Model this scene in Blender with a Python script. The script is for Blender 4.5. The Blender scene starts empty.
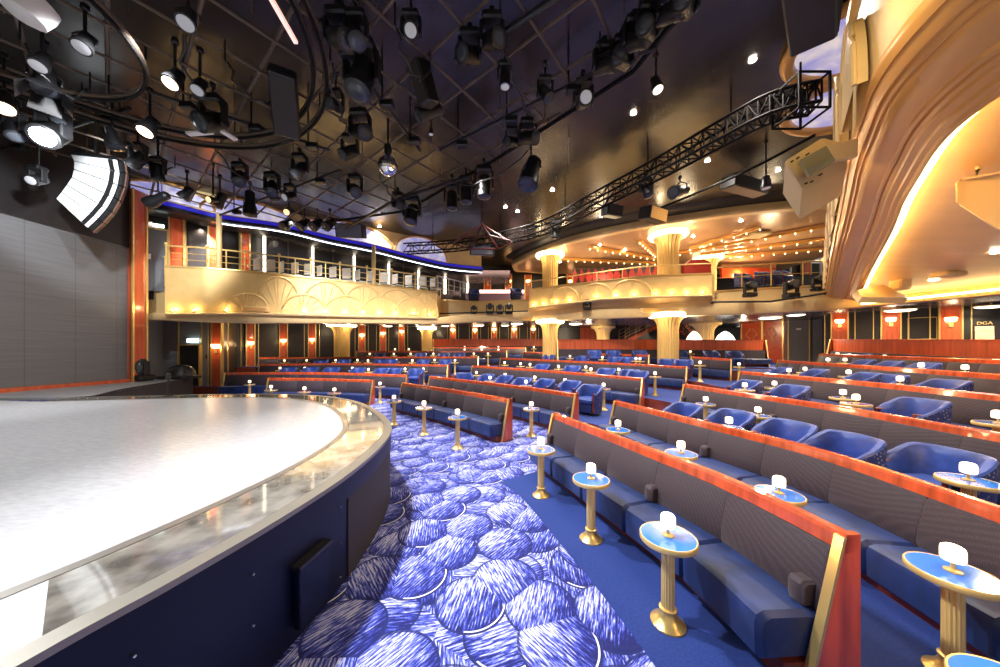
import bpy, math, random
from mathutils import Vector, Matrix
random.seed(7)
C = bpy.context.scene.collection
F = 310.0; CX = 500.0; HY = 351.0; EYE = 2.0
V = Vector
def P(px, py, Y): return V(((px-CX)/F*Y, Y, EYE-(py-HY)/F*Y))
def G(px, py, z): return P(px, py, (EYE-z)*F/(py-HY))
PI = math.pi
# ---------------------------------------------------------------- materials
def newmat(name):
    m = bpy.data.materials.new(name); m.use_nodes = True
    nt = m.node_tree; b = nt.nodes['Principled BSDF']
    return m, nt, b
def mat(name, col, rough=.5, metal=0, spec=.5, coat=0, noise=0, nscale=20, stretch=None, emit=None, estr=0, bump=0, sheen=0, trans=0):
    m, nt, b = newmat(name)
    b.inputs['Base Color'].default_value = (*col, 1)
    b.inputs['Roughness'].default_value = rough
    b.inputs['Metallic'].default_value = metal
    b.inputs['Specular IOR Level'].default_value = spec
    b.inputs['Coat Weight'].default_value = coat
    b.inputs['Sheen Weight'].default_value = sheen
    if sheen: b.inputs['Sheen Tint'].default_value = (.25, .4, 1, 1)
    b.inputs['Transmission Weight'].default_value = trans
    if emit:
        b.inputs['Emission Color'].default_value = (*emit, 1); b.inputs['Emission Strength'].default_value = estr
    if noise or bump:
        tc = nt.nodes.new('ShaderNodeTexCoord'); mp = nt.nodes.new('ShaderNodeMapping')
        nt.links.new(tc.outputs['Object'], mp.inputs[0])
        if stretch: mp.inputs['Scale'].default_value = stretch
        n = nt.nodes.new('ShaderNodeTexNoise'); n.inputs['Scale'].default_value = nscale; n.inputs['Detail'].default_value = 4
        nt.links.new(mp.outputs[0], n.inputs['Vector'])
        if noise:
            r = nt.nodes.new('ShaderNodeValToRGB')
            r.color_ramp.elements[0].position = .3; r.color_ramp.elements[1].position = .7
            r.color_ramp.elements[0].color = tuple(c*(1-noise) for c in col)+(1,)
            r.color_ramp.elements[1].color = tuple(min(1, c*(1+noise)) for c in col)+(1,)
            nt.links.new(n.outputs[0], r.inputs[0]); nt.links.new(r.outputs[0], b.inputs['Base Color'])
        if bump:
            bp = nt.nodes.new('ShaderNodeBump'); bp.inputs['Strength'].default_value = bump; bp.inputs['Distance'].default_value = .01
            nt.links.new(n.outputs[0], bp.inputs['Height']); nt.links.new(bp.outputs[0], b.inputs['Normal'])
    return m
def emat(name, col, s, sample=True):
    m, nt, b = newmat(name)
    b.inputs['Base Color'].default_value = (.8, .8, .8, 1)
    b.inputs['Emission Color'].default_value = (*col, 1); b.inputs['Emission Strength'].default_value = s
    if not sample: m.cycles.emission_sampling = 'NONE'
    return m
class NT:
    def __init__(s, nt): s.nt = nt
    def n(s, t, **k):
        x = s.nt.nodes.new(t)
        for a, v in k.items(): setattr(x, a, v)
        return x
    def l(s, a, b): s.nt.links.new(a, b)
    def math(s, op, a, b=None, c=None):
        x = s.n('ShaderNodeMath', operation=op)
        for i, v in enumerate((a, b, c)):
            if v is None: continue
            if isinstance(v, (int, float)): x.inputs[i].default_value = v
            else: s.l(v, x.inputs[i])
        return x.outputs[0]
    def mix(s, f, a, b):
        x = s.n('ShaderNodeMix', data_type='RGBA')
        for sock, v in ((x.inputs[0], f), (x.inputs[6], a), (x.inputs[7], b)):
            if isinstance(v, (int, float)): sock.default_value = v
            elif isinstance(v, tuple): sock.default_value = (*v, 1)
            else: s.l(v, sock)
        return x.outputs[2]

M = {}
M['cherry'] = mat('cherry', (.50, .075, .022), .22, coat=.5, noise=.35, nscale=3, stretch=(4, 4, .5))
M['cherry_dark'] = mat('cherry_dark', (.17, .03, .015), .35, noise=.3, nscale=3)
M['orange'] = mat('orange_wood', (.52, .09, .03), .25, coat=.4, noise=.25, nscale=2, stretch=(5, 5, .4))
M['brass'] = mat('brass', (.88, .62, .22), .28, metal=.75)
M['brass_soft'] = mat('brass_soft', (.86, .62, .22), .36, metal=.45)
M['gold'] = mat('gold_leaf', (.74, .50, .19), .42, metal=.3, noise=.07, nscale=3)
M['goldtrim'] = mat('gold_trim', (.85, .60, .22), .3, metal=.7)
M['cream'] = mat('cream_paint', (.78, .56, .25), .45, noise=.06, nscale=3)
M['mould'] = mat('moulding_bronze', (.74, .38, .10), .30, metal=.1, noise=.06, nscale=1.5)
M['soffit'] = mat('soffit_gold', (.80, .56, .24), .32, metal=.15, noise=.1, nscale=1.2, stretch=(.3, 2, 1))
M['col'] = mat('column_gold', (.86, .58, .20), .4, metal=.2)
M['black'] = mat('black_paint', (.012, .012, .013), .5)
M['fixture'] = mat('fixture_black', (.006, .006, .007), .42, noise=.3, nscale=15)
M['steel'] = mat('grid_steel', (.12, .085, .06), .5, metal=.1)
M['truss'] = mat('truss_black', (.006, .005, .005), .7, spec=.15)
M['redtruss'] = mat('truss_red', (.09, .008, .006), .5)
M['wallblack'] = mat('wall_lacquer', (.022, .019, .02), .3, noise=.2, nscale=1)
M['wallgrey'] = mat('wall_grey', (.22, .22, .235), .55)
M['doorgrey'] = mat('door_grey', (.14, .145, .16), .5)
M['velvet'] = mat('blue_velvet', (.006, .018, .088), .42, sheen=.35, noise=.5, nscale=6, stretch=(1, 1, .5), bump=.6)
M['velvet2'] = mat('chair_velvet', (.014, .040, .22), .42, sheen=.5, noise=.4, nscale=7, bump=.4)
M['navy'] = mat('navy_panel', (.002, .0035, .022), .45, spec=.25)
M['vent'] = mat('vent_panel', (.026, .020, .017), .7)
M['metal'] = mat('brushed_metal', (.55, .53, .50), .35, metal=.8)
M['white'] = mat('white_paint', (.75, .74, .70), .5)
M['creamspk'] = mat('speaker_cream', (.86, .66, .30), .5)
M['grille'] = mat('speaker_grille', (.36, .33, .16), .7, noise=.1, nscale=200)
M['red'] = mat('red_lacquer', (.62, .08, .02), .25, noise=.2, nscale=3)
M['redcloth'] = mat('red_cloth', (.26, .012, .008), .6)
M['mirror'] = mat('mirror_tile', (.9, .9, .9), .06, metal=1)
M['lens'] = mat('lens_glass', (.04, .045, .055), .08)
M['plincarp'] = mat('plain_blue_carpet', (.010, .032, .19), .95, noise=.25, nscale=60, sheen=.2)
M['lamp'] = emat('lamp_shade', (1, .72, .38), 1.8)
M['lampfar'] = emat('lamp_shade_far', (1, .72, .38), 2.4, False)
M['sconce'] = emat('sconce_glass', (1, .62, .26), 5, False)
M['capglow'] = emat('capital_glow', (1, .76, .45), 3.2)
M['disc'] = emat('ceiling_disc', (1, .82, .58), 3.5)
M['down'] = emat('downlight', (1, .86, .66), 40, False)
M['bulb'] = emat('bulb', (1, .68, .32), 9, False)
M['cove'] = emat('cove_strip', (1, .64, .24), 16)
M['blue'] = emat('blue_led', (.03, .02, .60), .45)
M['blue'].node_tree.nodes['Principled BSDF'].inputs['Base Color'].default_value = (.01, .01, .2, 1)
M['ledwhite'] = emat('white_led', (.75, .8, 1), 5)
M['panelglow'] = emat('lit_pilaster', (1, .86, .64), 3)
M['hot'] = emat('hot_lens', (.9, .97, 1), 60, False)
M['warm'] = emat('warm_lens', (1, .62, .36), 6, False)
M['grey_lens'] = emat('grey_lens', (.75, .75, .8), .22, False)
M['grey_lens'].node_tree.nodes['Principled BSDF'].inputs['Base Color'].default_value = (.22, .22, .23, 1)
M['exit'] = emat('sign_light', (.75, 1, .92), 3, False)

def seat_back_mat():
    m, nt, b = newmat('dotted_upholstery'); k = NT(nt)
    tc = k.n('ShaderNodeTexCoord'); vo = k.n('ShaderNodeTexVoronoi'); vo.inputs['Scale'].default_value = 85; vo.inputs['Randomness'].default_value = .15
    k.l(tc.outputs['Object'], vo.inputs['Vector'])
    f = k.math('LESS_THAN', vo.outputs['Distance'], .33)
    c = k.mix(f, (.022, .012, .019), (.064, .037, .055))
    k.l(c, b.inputs['Base Color']); b.inputs['Roughness'].default_value = .7; b.inputs['Sheen Weight'].default_value = .12
    return m
M['dots'] = seat_back_mat()
def flower_mat():
    m, nt, b = newmat('floral_navy'); k = NT(nt)
    tc = k.n('ShaderNodeTexCoord'); vo = k.n('ShaderNodeTexVoronoi'); vo.inputs['Scale'].default_value = 26
    k.l(tc.outputs['Object'], vo.inputs['Vector'])
    f = k.math('LESS_THAN', vo.outputs['Distance'], .3)
    k.l(k.mix(f, (.01, .02, .13), (.22, .22, .28)), b.inputs['Base Color']); b.inputs['Roughness'].default_value = .7
    return m
M['floral'] = flower_mat()
def carpet_mat():
    m, nt, b = newmat('patterned_carpet'); k = NT(nt)
    tc = k.n('ShaderNodeTexCoord')
    nz = k.n('ShaderNodeTexNoise'); nz.inputs['Scale'].default_value = 2.2; nz.inputs['Detail'].default_value = 3; k.l(tc.outputs['Object'], nz.inputs['Vector'])
    def layer(off, rot, scale):
        mp = k.n('ShaderNodeMapping'); mp.inputs['Location'].default_value = off; mp.inputs['Rotation'].default_value = (0, 0, rot)
        k.l(tc.outputs['Object'], mp.inputs[0])
        vo = k.n('ShaderNodeTexVoronoi', voronoi_dimensions='2D'); vo.inputs['Scale'].default_value = scale; vo.inputs['Randomness'].default_value = .8
        k.l(mp.outputs[0], vo.inputs['Vector'])
        sub = k.n('ShaderNodeVectorMath', operation='SUBTRACT'); k.l(mp.outputs[0], sub.inputs[0]); k.l(vo.outputs['Position'], sub.inputs[1])
        sc = k.n('ShaderNodeSeparateXYZ'); k.l(sub.outputs[0], sc.inputs[0])
        sp = k.n('ShaderNodeSeparateColor'); k.l(vo.outputs['Color'], sp.inputs[0])
        sep = k.n('ShaderNodeSeparateXYZ'); k.l(mp.outputs[0], sep.inputs[0])
        # hatching along one direction per disc, broken up by stretched noise
        ang = k.math('MULTIPLY', k.math('SUBTRACT', sp.outputs[0], .3), 1.9)
        u = k.math('ADD', k.math('MULTIPLY', sep.outputs[0], k.math('COSINE', ang)), k.math('MULTIPLY', sep.outputs[1], k.math('SINE', ang)))
        v = k.math('SUBTRACT', k.math('MULTIPLY', sep.outputs[1], k.math('COSINE', ang)), k.math('MULTIPLY', sep.outputs[0], k.math('SINE', ang)))
        cb = k.n('ShaderNodeCombineXYZ'); k.l(k.math('MULTIPLY', u, 85), cb.inputs[0]); k.l(k.math('MULTIPLY', v, 9), cb.inputs[1]); k.l(sp.outputs[2], cb.inputs[2])
        nh = k.n('ShaderNodeTexNoise'); nh.inputs['Scale'].default_value = 1; nh.inputs['Detail'].default_value = 3; nh.inputs['Roughness'].default_value = .7; k.l(cb.outputs[0], nh.inputs['Vector'])
        d = k.math('MINIMUM', vo.outputs['Distance'], 1)
        nw = k.n('ShaderNodeTexNoise'); nw.inputs['Scale'].default_value = 6; k.l(mp.outputs[0], nw.inputs['Vector'])
        wv = k.math('SINE', k.math('ADD', k.math('MULTIPLY', u, 230), k.math('MULTIPLY', nw.outputs[0], 7)))
        h = k.math('ADD', k.math('MULTIPLY', k.math('SUBTRACT', nh.outputs[0], .5), 3.6), k.math('MULTIPLY', wv, .16))
        rimd = k.math('MULTIPLY', k.math('POWER', k.math('MULTIPLY', k.math('MINIMUM', d, .53), 1.85), 6), k.math('MULTIPLY', k.math('LESS_THAN', d, .55), .42))
        side = k.math('MULTIPLY', k.math('SUBTRACT', sc.outputs[0], k.math('MULTIPLY', sc.outputs[1], .3)), -1.5)
        side = k.math('MULTIPLY', side, k.math('LESS_THAN', vo.outputs['Distance'], .55))
        sh = k.math('SUBTRACT', k.math('ADD', k.math('ADD', h, .50), side), rimd)
        inside = k.math('LESS_THAN', d, .55)
        edge = k.math('MULTIPLY', k.math('LESS_THAN', d, .55), k.math('GREATER_THAN', d, .515))
        cres = k.math('MULTIPLY', k.math('MULTIPLY', k.math('LESS_THAN', d, .515), k.math('GREATER_THAN', d, .492)), k.math('MULTIPLY', k.math('GREATER_THAN', sc.outputs[0], .10), k.math('GREATER_THAN', sp.outputs[1], .5)))
        return sh, inside, edge, cres
    shA, inA, edA, crA = layer((0, 0, 0), .5, 1.9)
    shB, inB, edB, crB = layer((3.3, 1.7, 0), 1.1, 1.9)
    def mixf(f, a, bb):
        x = k.n('ShaderNodeMix', data_type='FLOAT'); k.l(f, x.inputs[0]); k.l(a, x.inputs[2]); k.l(bb, x.inputs[3]); return x.outputs[0]
    sh = mixf(inA, shB, shA)
    sh = k.math('ADD', sh, k.math('MULTIPLY', k.math('SUBTRACT', nz.outputs[0], .5), .8))
    r = k.n('ShaderNodeValToRGB'); e = r.color_ramp.elements
    e[0].position = .05; e[0].color = (.008, .012, .12, 1); e[1].position = 1.0; e[1].color = (.66, .68, .86, 1)
    e.new(.38).color = (.035, .055, .46, 1); e.new(.62).color = (.16, .20, .66, 1)
    k.l(sh, r.inputs[0])
    notA = k.math('SUBTRACT', 1, inA)
    ed = k.math('MAXIMUM', edA, k.math('MULTIPLY', edB, notA)); cr_ = k.math('MAXIMUM', crA, k.math('MULTIPLY', crB, notA))
    c1 = k.mix(k.math('MULTIPLY', ed, .85), r.outputs[0], (.010, .018, .12))
    c2 = k.mix(cr_, c1, (.85, .84, .88))
    k.l(c2, b.inputs['Base Color']); b.inputs['Roughness'].default_value = .95
    return m
M['carpet'] = carpet_mat()
def stage_mat():
    m, nt, b = newmat('stage_floor'); k = NT(nt)
    tc = k.n('ShaderNodeTexCoord'); mp = k.n('ShaderNodeMapping'); mp.inputs['Scale'].default_value = (1, 3, 1); mp.inputs['Rotation'].default_value = (0, 0, .9)
    k.l(tc.outputs['Object'], mp.inputs[0])
    n = k.n('ShaderNodeTexNoise'); n.inputs['Scale'].default_value = 12; n.inputs['Detail'].default_value = 8; k.l(mp.outputs[0], n.inputs['Vector'])
    r = k.n('ShaderNodeValToRGB'); e = r.color_ramp.elements
    e[0].position = .3; e[0].color = (.46, .46, .47, 1); e[1].position = .7; e[1].color = (.56, .56, .57, 1)
    k.l(n.outputs[0], r.inputs[0]); k.l(r.outputs[0], b.inputs['Base Color']); b.inputs['Roughness'].default_value = .24; b.inputs['Specular IOR Level'].default_value = .8
    return m
M['stage'] = stage_mat()
def ring_mat():
    m, nt, b = newmat('glass_ring'); k = NT(nt)
    tc = k.n('ShaderNodeTexCoord'); n = k.n('ShaderNodeTexNoise'); n.inputs['Scale'].default_value = 5; n.inputs['Detail'].default_value = 6
    k.l(tc.outputs['Object'], n.inputs['Vector'])
    r = k.n('ShaderNodeValToRGB'); e = r.color_ramp.elements
    e[0].position = .35; e[0].color = (.12, .11, .095, 1); e[1].position = .65; e[1].color = (.38, .35, .30, 1)
    k.l(n.outputs[0], r.inputs[0]); k.l(r.outputs[0], b.inputs['Base Color'])
    b.inputs['Roughness'].default_value = .08; b.inputs['Coat Weight'].default_value = .6; b.inputs['Metallic'].default_value = .25
    return m
M['ring'] = ring_mat()
def brick_like(name, c1, c2, scale, rough, bw=.5, rh=.25, mortar=.012, metal=0, spec=.5, swap=False, rot=0, noise=0):
    m, nt, b = newmat(name); k = NT(nt)
    tc = k.n('ShaderNodeTexCoord'); mp = k.n('ShaderNodeMapping'); k.l(tc.outputs['Object'], mp.inputs[0])
    mp.inputs['Rotation'].default_value = (0, 0, rot) if not swap else (0, PI/2, 0) if swap == 1 else (PI/2, 0, 0)
    if swap == 1: mp.inputs['Rotation'].default_value = (PI/2, 0, PI/2)
    br = k.n('ShaderNodeTexBrick'); br.inputs['Scale'].default_value = scale; br.offset = 0
    br.inputs['Color1'].default_value = (*c1, 1); br.inputs['Color2'].default_value = (*c1, 1); br.inputs['Mortar'].default_value = (*c2, 1)
    br.inputs['Mortar Size'].default_value = mortar; br.inputs['Brick Width'].default_value = bw; br.inputs['Row Height'].default_value = rh
    k.l(mp.outputs[0], br.inputs['Vector']); k.l(br.outputs[0], b.inputs['Base Color'])
    if noise:
        n = k.n('ShaderNodeTexNoise'); n.inputs['Scale'].default_value = .7; n.inputs['Detail'].default_value = 2; k.l(tc.outputs['Object'], n.inputs['Vector'])
        bp = k.n('ShaderNodeBump'); bp.inputs['Strength'].default_value = noise; bp.inputs['Distance'].default_value = .1
        k.l(n.outputs[0], bp.inputs['Height']); k.l(bp.outputs[0], b.inputs['Normal'])
    b.inputs['Roughness'].default_value = rough; b.inputs['Metallic'].default_value = metal; b.inputs['Specular IOR Level'].default_value = spec
    return m
M['ceil'] = brick_like('ceiling_panels', (.024, .017, .013), (.003, .002, .002), 1, .27, 1.9, 1.9, .012, spec=.8, rot=.68, noise=.25)
def led_mat():
    m, nt, b = newmat('screen_surface'); k = NT(nt)
    tc = k.n('ShaderNodeTexCoord'); n = k.n('ShaderNodeTexNoise'); n.inputs['Scale'].default_value = 3
    mp = k.n('ShaderNodeMapping'); mp.inputs['Scale'].default_value = (1, .3, 9); k.l(tc.outputs['Object'], mp.inputs[0]); k.l(mp.outputs[0], n.inputs['Vector'])
    sx = k.n('ShaderNodeSeparateXYZ'); k.l(tc.outputs['Object'], sx.inputs[0])
    ly = k.math('LESS_THAN', k.math('FRACT', k.math('MULTIPLY', sx.outputs[1], 1.0)), .02)
    lz = k.math('LESS_THAN', k.math('FRACT', k.math('MULTIPLY', sx.outputs[2], 2.0)), .02)
    c = k.mix(n.outputs[0], (.10, .10, .105), (.16, .16, .165))
    c = k.mix(k.math('MULTIPLY', k.math('MAXIMUM', ly, lz), .5), c, (.05, .05, .05))
    k.l(c, b.inputs['Base Color']); b.inputs['Roughness'].default_value = .5
    return m
M['led'] = led_mat()
def cloud_mat():
    m, nt, b = newmat('cloud_lightbox'); k = NT(nt)
    tc = k.n('ShaderNodeTexCoord'); n = k.n('ShaderNodeTexNoise'); n.inputs['Scale'].default_value = 1.6; n.inputs['Detail'].default_value = 6; n.inputs['Distortion'].default_value = 1.2
    k.l(tc.outputs['Object'], n.inputs['Vector'])
    r = k.n('ShaderNodeValToRGB'); e = r.color_ramp.elements
    e[0].position = .38; e[0].color = (.30, .30, .75, 1); e[1].position = .62; e[1].color = (.90, .80, .78, 1)
    k.l(n.outputs[0], r.inputs[0]); k.l(r.outputs[0], b.inputs['Emission Color']); b.inputs['Emission Strength'].default_value = .5
    b.inputs['Base Color'].default_value = (.5, .5, .6, 1)
    return m
M['cloud'] = cloud_mat()
M['tableblue'] = mat('blue_mirror_top', (.02, .20, .85), .12, metal=.1, coat=1)
M['rim'] = mat('rim_metal', (.24, .22, .18), .35, metal=.5)
M['rimdark'] = mat('rim_groove', (.22, .20, .17), .3, metal=.5)
M['stage_dark'] = mat('wing_floor_dark', (.30, .30, .31), .4)
M['poster'] = mat('poster_paper', (.62, .40, .26), .7, noise=.3, nscale=4)
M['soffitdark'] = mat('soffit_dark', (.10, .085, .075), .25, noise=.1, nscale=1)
M['upl'] = emat('uplight_lens', (1, .7, .3), 25, False)
M['canopy'] = mat('canopy_gold', (.58, .36, .20), .28, metal=.15, noise=.1, nscale=1)
M['warmwall'] = mat('warm_lit_wall', (.85, .36, .14), .4)
M['bar_glow'] = emat('bar_glow', (1, .55, .25), 7)
M['bar_glow2'] = emat('bar_glow_pink', (1, .6, .5), 4)
M['pinkwall'] = mat('mauve_counter', (.45, .28, .40), .4)
M['whiteglow'] = emat('white_glow', (1, .9, .75), 2.2)
M['fascia2'] = mat('fascia_gold', (.74, .54, .26), .4, metal=.15, noise=.08, nscale=4)
M['tubeglow'] = emat('tube_glow', (1, .55, .42), .8)
M['warmdull'] = emat('warm_dull', (1, .6, .25), 1.2)
M['creamglow'] = emat('cream_glow', (1, .85, .6), 1.6)
M['glossy'] = mat('glossy_black', (.03, .035, .035), .15, coat=.6)
M['arrayglare'] = mat('array_glare', (.85, .87, .88), .35)  # white puts the beam's glare into the colour of the cabinet sides
M['mould2'] = mat('array_grille', (.12, .06, .04), .5)
# ---------------------------------------------------------------- mesh builder
class MB:
    def __init__(s): s.v = []; s.f = []; s.m = []; s.mats = []; s.cur = 0
    def use(s, name):
        if name not in s.mats: s.mats.append(name)
        s.cur = s.mats.index(name); return s
    def add(s, vs, fs):
        o = len(s.v); s.v += [tuple(v) for v in vs]
        for f in fs: s.f.append(tuple(i+o for i in f)); s.m.append(s.cur)
        return s
    def hexa(s, p):   # 8 points: bottom 4 ccw, top 4 ccw
        return s.add(p, [(3, 2, 1, 0), (4, 5, 6, 7), (0, 1, 5, 4), (1, 2, 6, 5), (2, 3, 7, 6), (3, 0, 4, 7)])
    def box(s, c, d, mtx=None):
        x, y, z = d[0]/2, d[1]/2, d[2]/2
        p = [V(q) for q in ((-x, -y, -z), (x, -y, -z), (x, y, -z), (-x, y, -z), (-x, -y, z), (x, -y, z), (x, y, z), (-x, y, z))]
        if mtx: p = [mtx @ q for q in p]
        return s.hexa([V(c)+q for q in p])
    def cbox(s, c, d, b=.02, mtx=None):   # chamfered box
        x, y, z = d[0]/2, d[1]/2, d[2]/2; b = min(b, x*.9, y*.9, z*.9)
        def ring(a, bb, zz, ch):
            return [V(q) for q in ((-a+ch, -bb, zz), (a-ch, -bb, zz), (a, -bb+ch, zz), (a, bb-ch, zz), (a-ch, bb, zz), (-a+ch, bb, zz), (-a, bb-ch, zz), (-a, -bb+ch, zz))]
        r = [ring(x-b, y-b, -z, b*.5), ring(x, y, -z+b, b), ring(x, y, z-b, b), ring(x-b, y-b, z, b*.5)]
        vs = [q for rr in r for q in rr]
        if mtx: vs = [mtx @ q for q in vs]
        vs = [V(c)+q for q in vs]
        fs = [tuple(reversed(range(8))), tuple(range(24, 32))]
        for k in range(3):
            for i in range(8): j = (i+1) % 8; fs.append((k*8+i, k*8+j, k*8+8+j, k*8+8+i))
        return s.add(vs, fs)
    def prism(s, poly, d):   # poly: list of 3D pts, d: extrusion vector
        n = len(poly); poly = [V(p) for p in poly]; d = V(d)
        nrm = V((0, 0, 0))
        for i in range(n): nrm += poly[i].cross(poly[(i+1) % n])
        if nrm.dot(d) < 0: poly = poly[::-1]
        vs = poly+[p+d for p in poly]
        fs = [tuple(reversed(range(n))), tuple(range(n, 2*n))]+[(i, (i+1) % n, n+(i+1) % n, n+i) for i in range(n)]
        return s.add(vs, fs)
    def loft(s, rings, closed=True, caps=True):
        n = len(rings[0]); vs = [q for r in rings for q in r]; fs = []
        for k in range(len(rings)-1):
            for i in range(n if closed else n-1):
                j = (i+1) % n; fs.append((k*n+i, k*n+j, (k+1)*n+j, (k+1)*n+i))
        if caps and closed:
            fs.append(tuple(reversed(range(n)))); fs.append(tuple(range((len(rings)-1)*n, len(rings)*n)))
        return s.add(vs, fs)
    def tube(s, pts, r, n=8, closed=False):
        pts = [V(p) for p in pts]; rings = []; m = len(pts); up = V((0, 0, 1))
        for i, p in enumerate(pts):
            if closed: t = pts[(i+1) % m]-pts[i-1]
            else: t = pts[min(i+1, m-1)]-pts[max(i-1, 0)]
            t.normalize(); u = up if abs(t.z) < .95 else V((1, 0, 0))
            a = t.cross(u).normalized(); b = a.cross(t).normalized()
            rr = r[i] if isinstance(r, (list, tuple)) else r
            rings.append([p+(a*math.cos(2*PI*k/n)+b*math.sin(2*PI*k/n))*rr for k in range(n)])
        if closed: rings.append(rings[0]); return s.loft(rings, True, False)
        return s.loft(rings)
    def lathe(s, prof, c=(0, 0, 0), n=20, flute=0, mtx=None):   # prof: (r,z) bottom to top
        rings = []
        for r, z in prof:
            ring = []
            for k in range(n):
                rr = r*(1-flute*(k % 2)) if flute else r
                q = V((rr*math.cos(2*PI*k/n), rr*math.sin(2*PI*k/n), z))
                ring.append((mtx @ q if mtx else q)+V(c))
            rings.append(ring)
        return s.loft(rings)
    def sweep(s, path, prof, flip=1):   # prof (o,h): o offset to the right of the path direction, h up
        rings = []; m = len(path)
        for i, p in enumerate(path):
            p = V(p); a = V(path[max(i-1, 0)]); b = V(path[min(i+1, m-1)]); t = (b-a); t.z = 0; t.normalize()
            nrm = V((t.y, -t.x, 0))*flip
            rings.append([p+nrm*o+V((0, 0, h)) for o, h in prof])
        return s.loft(rings)
    def mesh(s, name, smooth=True, origin=None):
        me = bpy.data.meshes.new(name)
        vs = s.v if origin is None else [(x-origin[0], y-origin[1], z-origin[2]) for x, y, z in s.v]
        me.from_pydata(vs, [], s.f)
        for n in s.mats: me.materials.append(M[n])
        me.polygons.foreach_set('material_index', s.m)
        if smooth:
            me.polygons.foreach_set('use_smooth', [True]*len(s.f))
            me.set_sharp_from_angle(angle=math.radians(38))
        me.update(); return me
def mb(m): return MB().use(m)
def wloc(o):
    return o.location if o else V((0, 0, 0))
def obj(name, b, parent=None, world=True, smooth=True):
    """one mesh object; world=True: vertices given in world coordinates"""
    org = None
    if world and parent is not None:
        org = V((0, 0, 0)); q = parent
        while q: org += q.location; q = q.parent
    me = b.mesh(name, smooth, org)
    o = bpy.data.objects.new(name, me); C.objects.link(o); o.parent = parent
    return o
def top(name, b, label, cat, group=None, kind=None, smooth=True):
    vs = b.v; n = len(vs)
    org = V((sum(v[0] for v in vs)/n, sum(v[1] for v in vs)/n, min(v[2] for v in vs)))
    me = b.mesh(name, smooth, org); o = bpy.data.objects.new(name, me); o.location = org; C.objects.link(o)
    tag(o, label, cat, group, kind); return o
def tag(o, label=None, cat=None, group=None, kind=None):
    if label: o['label'] = label
    if cat: o['category'] = cat
    if group: o['group'] = group
    if kind: o['kind'] = kind
    return o
def thing(name, loc, label, cat, group=None, rz=0, kind=None):
    o = bpy.data.objects.new(name, None); o.location = loc; o.rotation_euler = (0, 0, rz); o.empty_display_size = .2
    C.objects.link(o); return tag(o, label, cat, group, kind)
def struct(name, b, label=None, cat='structure', smooth=False):
    return top(name, b, label or name.replace('_', ' '), cat, None, 'structure', smooth)
def dup(root, loc, rz, label, group=None, tilt=None):
    r = root.copy(); C.objects.link(r); r.location = loc; r.rotation_euler = (0, 0, rz); r['label'] = label
    if group: r['group'] = group
    for ch in list(root.children):
        c = ch.copy(); C.objects.link(c); c.parent = r
        for g in list(ch.children):
            d = g.copy(); C.objects.link(d); d.parent = c
    return r
def cr(pts, n=6):   # Catmull-Rom through points
    pts = [V(p) for p in pts]; out = []
    for i in range(len(pts)-1):
        p0 = pts[max(i-1, 0)]; p1 = pts[i]; p2 = pts[i+1]; p3 = pts[min(i+2, len(pts)-1)]
        for k in range(n):
            t = k/n
            out.append(.5*((2*p1)+(p2-p0)*t+(2*p0-5*p1+4*p2-p3)*t*t+(3*p1-p0-3*p2+p3)*t*t*t))
    out.append(pts[-1]); return out
def arclen(path):
    L = [0]
    for a, b in zip(path, path[1:]): L.append(L[-1]+(b-a).length)
    return L
def at_len(path, L, s):
    s = max(0, min(L[-1], s))
    for i in range(len(L)-1):
        if s <= L[i+1] or i == len(L)-2:
            t = (s-L[i])/max(1e-9, L[i+1]-L[i]); return path[i].lerp(path[i+1], t)
def frame(path, L, s):
    p = at_len(path, L, s); a = at_len(path, L, s-.15); b = at_len(path, L, s+.15)
    t = b-a; t.z = 0; t.normalize(); return p, t, V((t.y, -t.x, 0))
ORD = ['first', 'second', 'third', 'fourth', 'fifth', 'sixth', 'seventh', 'eighth', 'ninth', 'tenth', 'eleventh', 'twelfth', 'thirteenth', 'fourteenth', 'fifteenth']
def spot(loc, target, power, col=(1, .88, .7), angle=120, blend=.8, r=.08):
    l = bpy.data.lights.new('spot_or_fill_lamp', 'SPOT'); l.energy = power; l.color = col; l.spot_size = math.radians(angle); l.spot_blend = blend; l.shadow_soft_size = r
    o = bpy.data.objects.new('spot_or_fill_lamp', l); o.location = loc; C.objects.link(o)
    d = V(target)-V(loc); o.rotation_euler = d.to_track_quat('-Z', 'Y').to_euler(); return o
def point(loc, power, col=(1, .75, .45), r=.05):
    l = bpy.data.lights.new('bulb_or_fill_light', 'POINT'); l.energy = power; l.color = col; l.shadow_soft_size = r
    o = bpy.data.objects.new('bulb_or_fill_light', l); o.location = loc; C.objects.link(o); return o
# ================================================================ CAMERA
cam = bpy.data.cameras.new('camera'); co = bpy.data.objects.new('camera', cam); C.objects.link(co)
cam.sensor_width = 36; cam.lens = 36*F/1000; cam.shift_y = .0175; cam.clip_end = 200
co.location = (0, 0, EYE); co.rotation_euler = (PI/2, 0, 0); bpy.context.scene.camera = co
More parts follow.
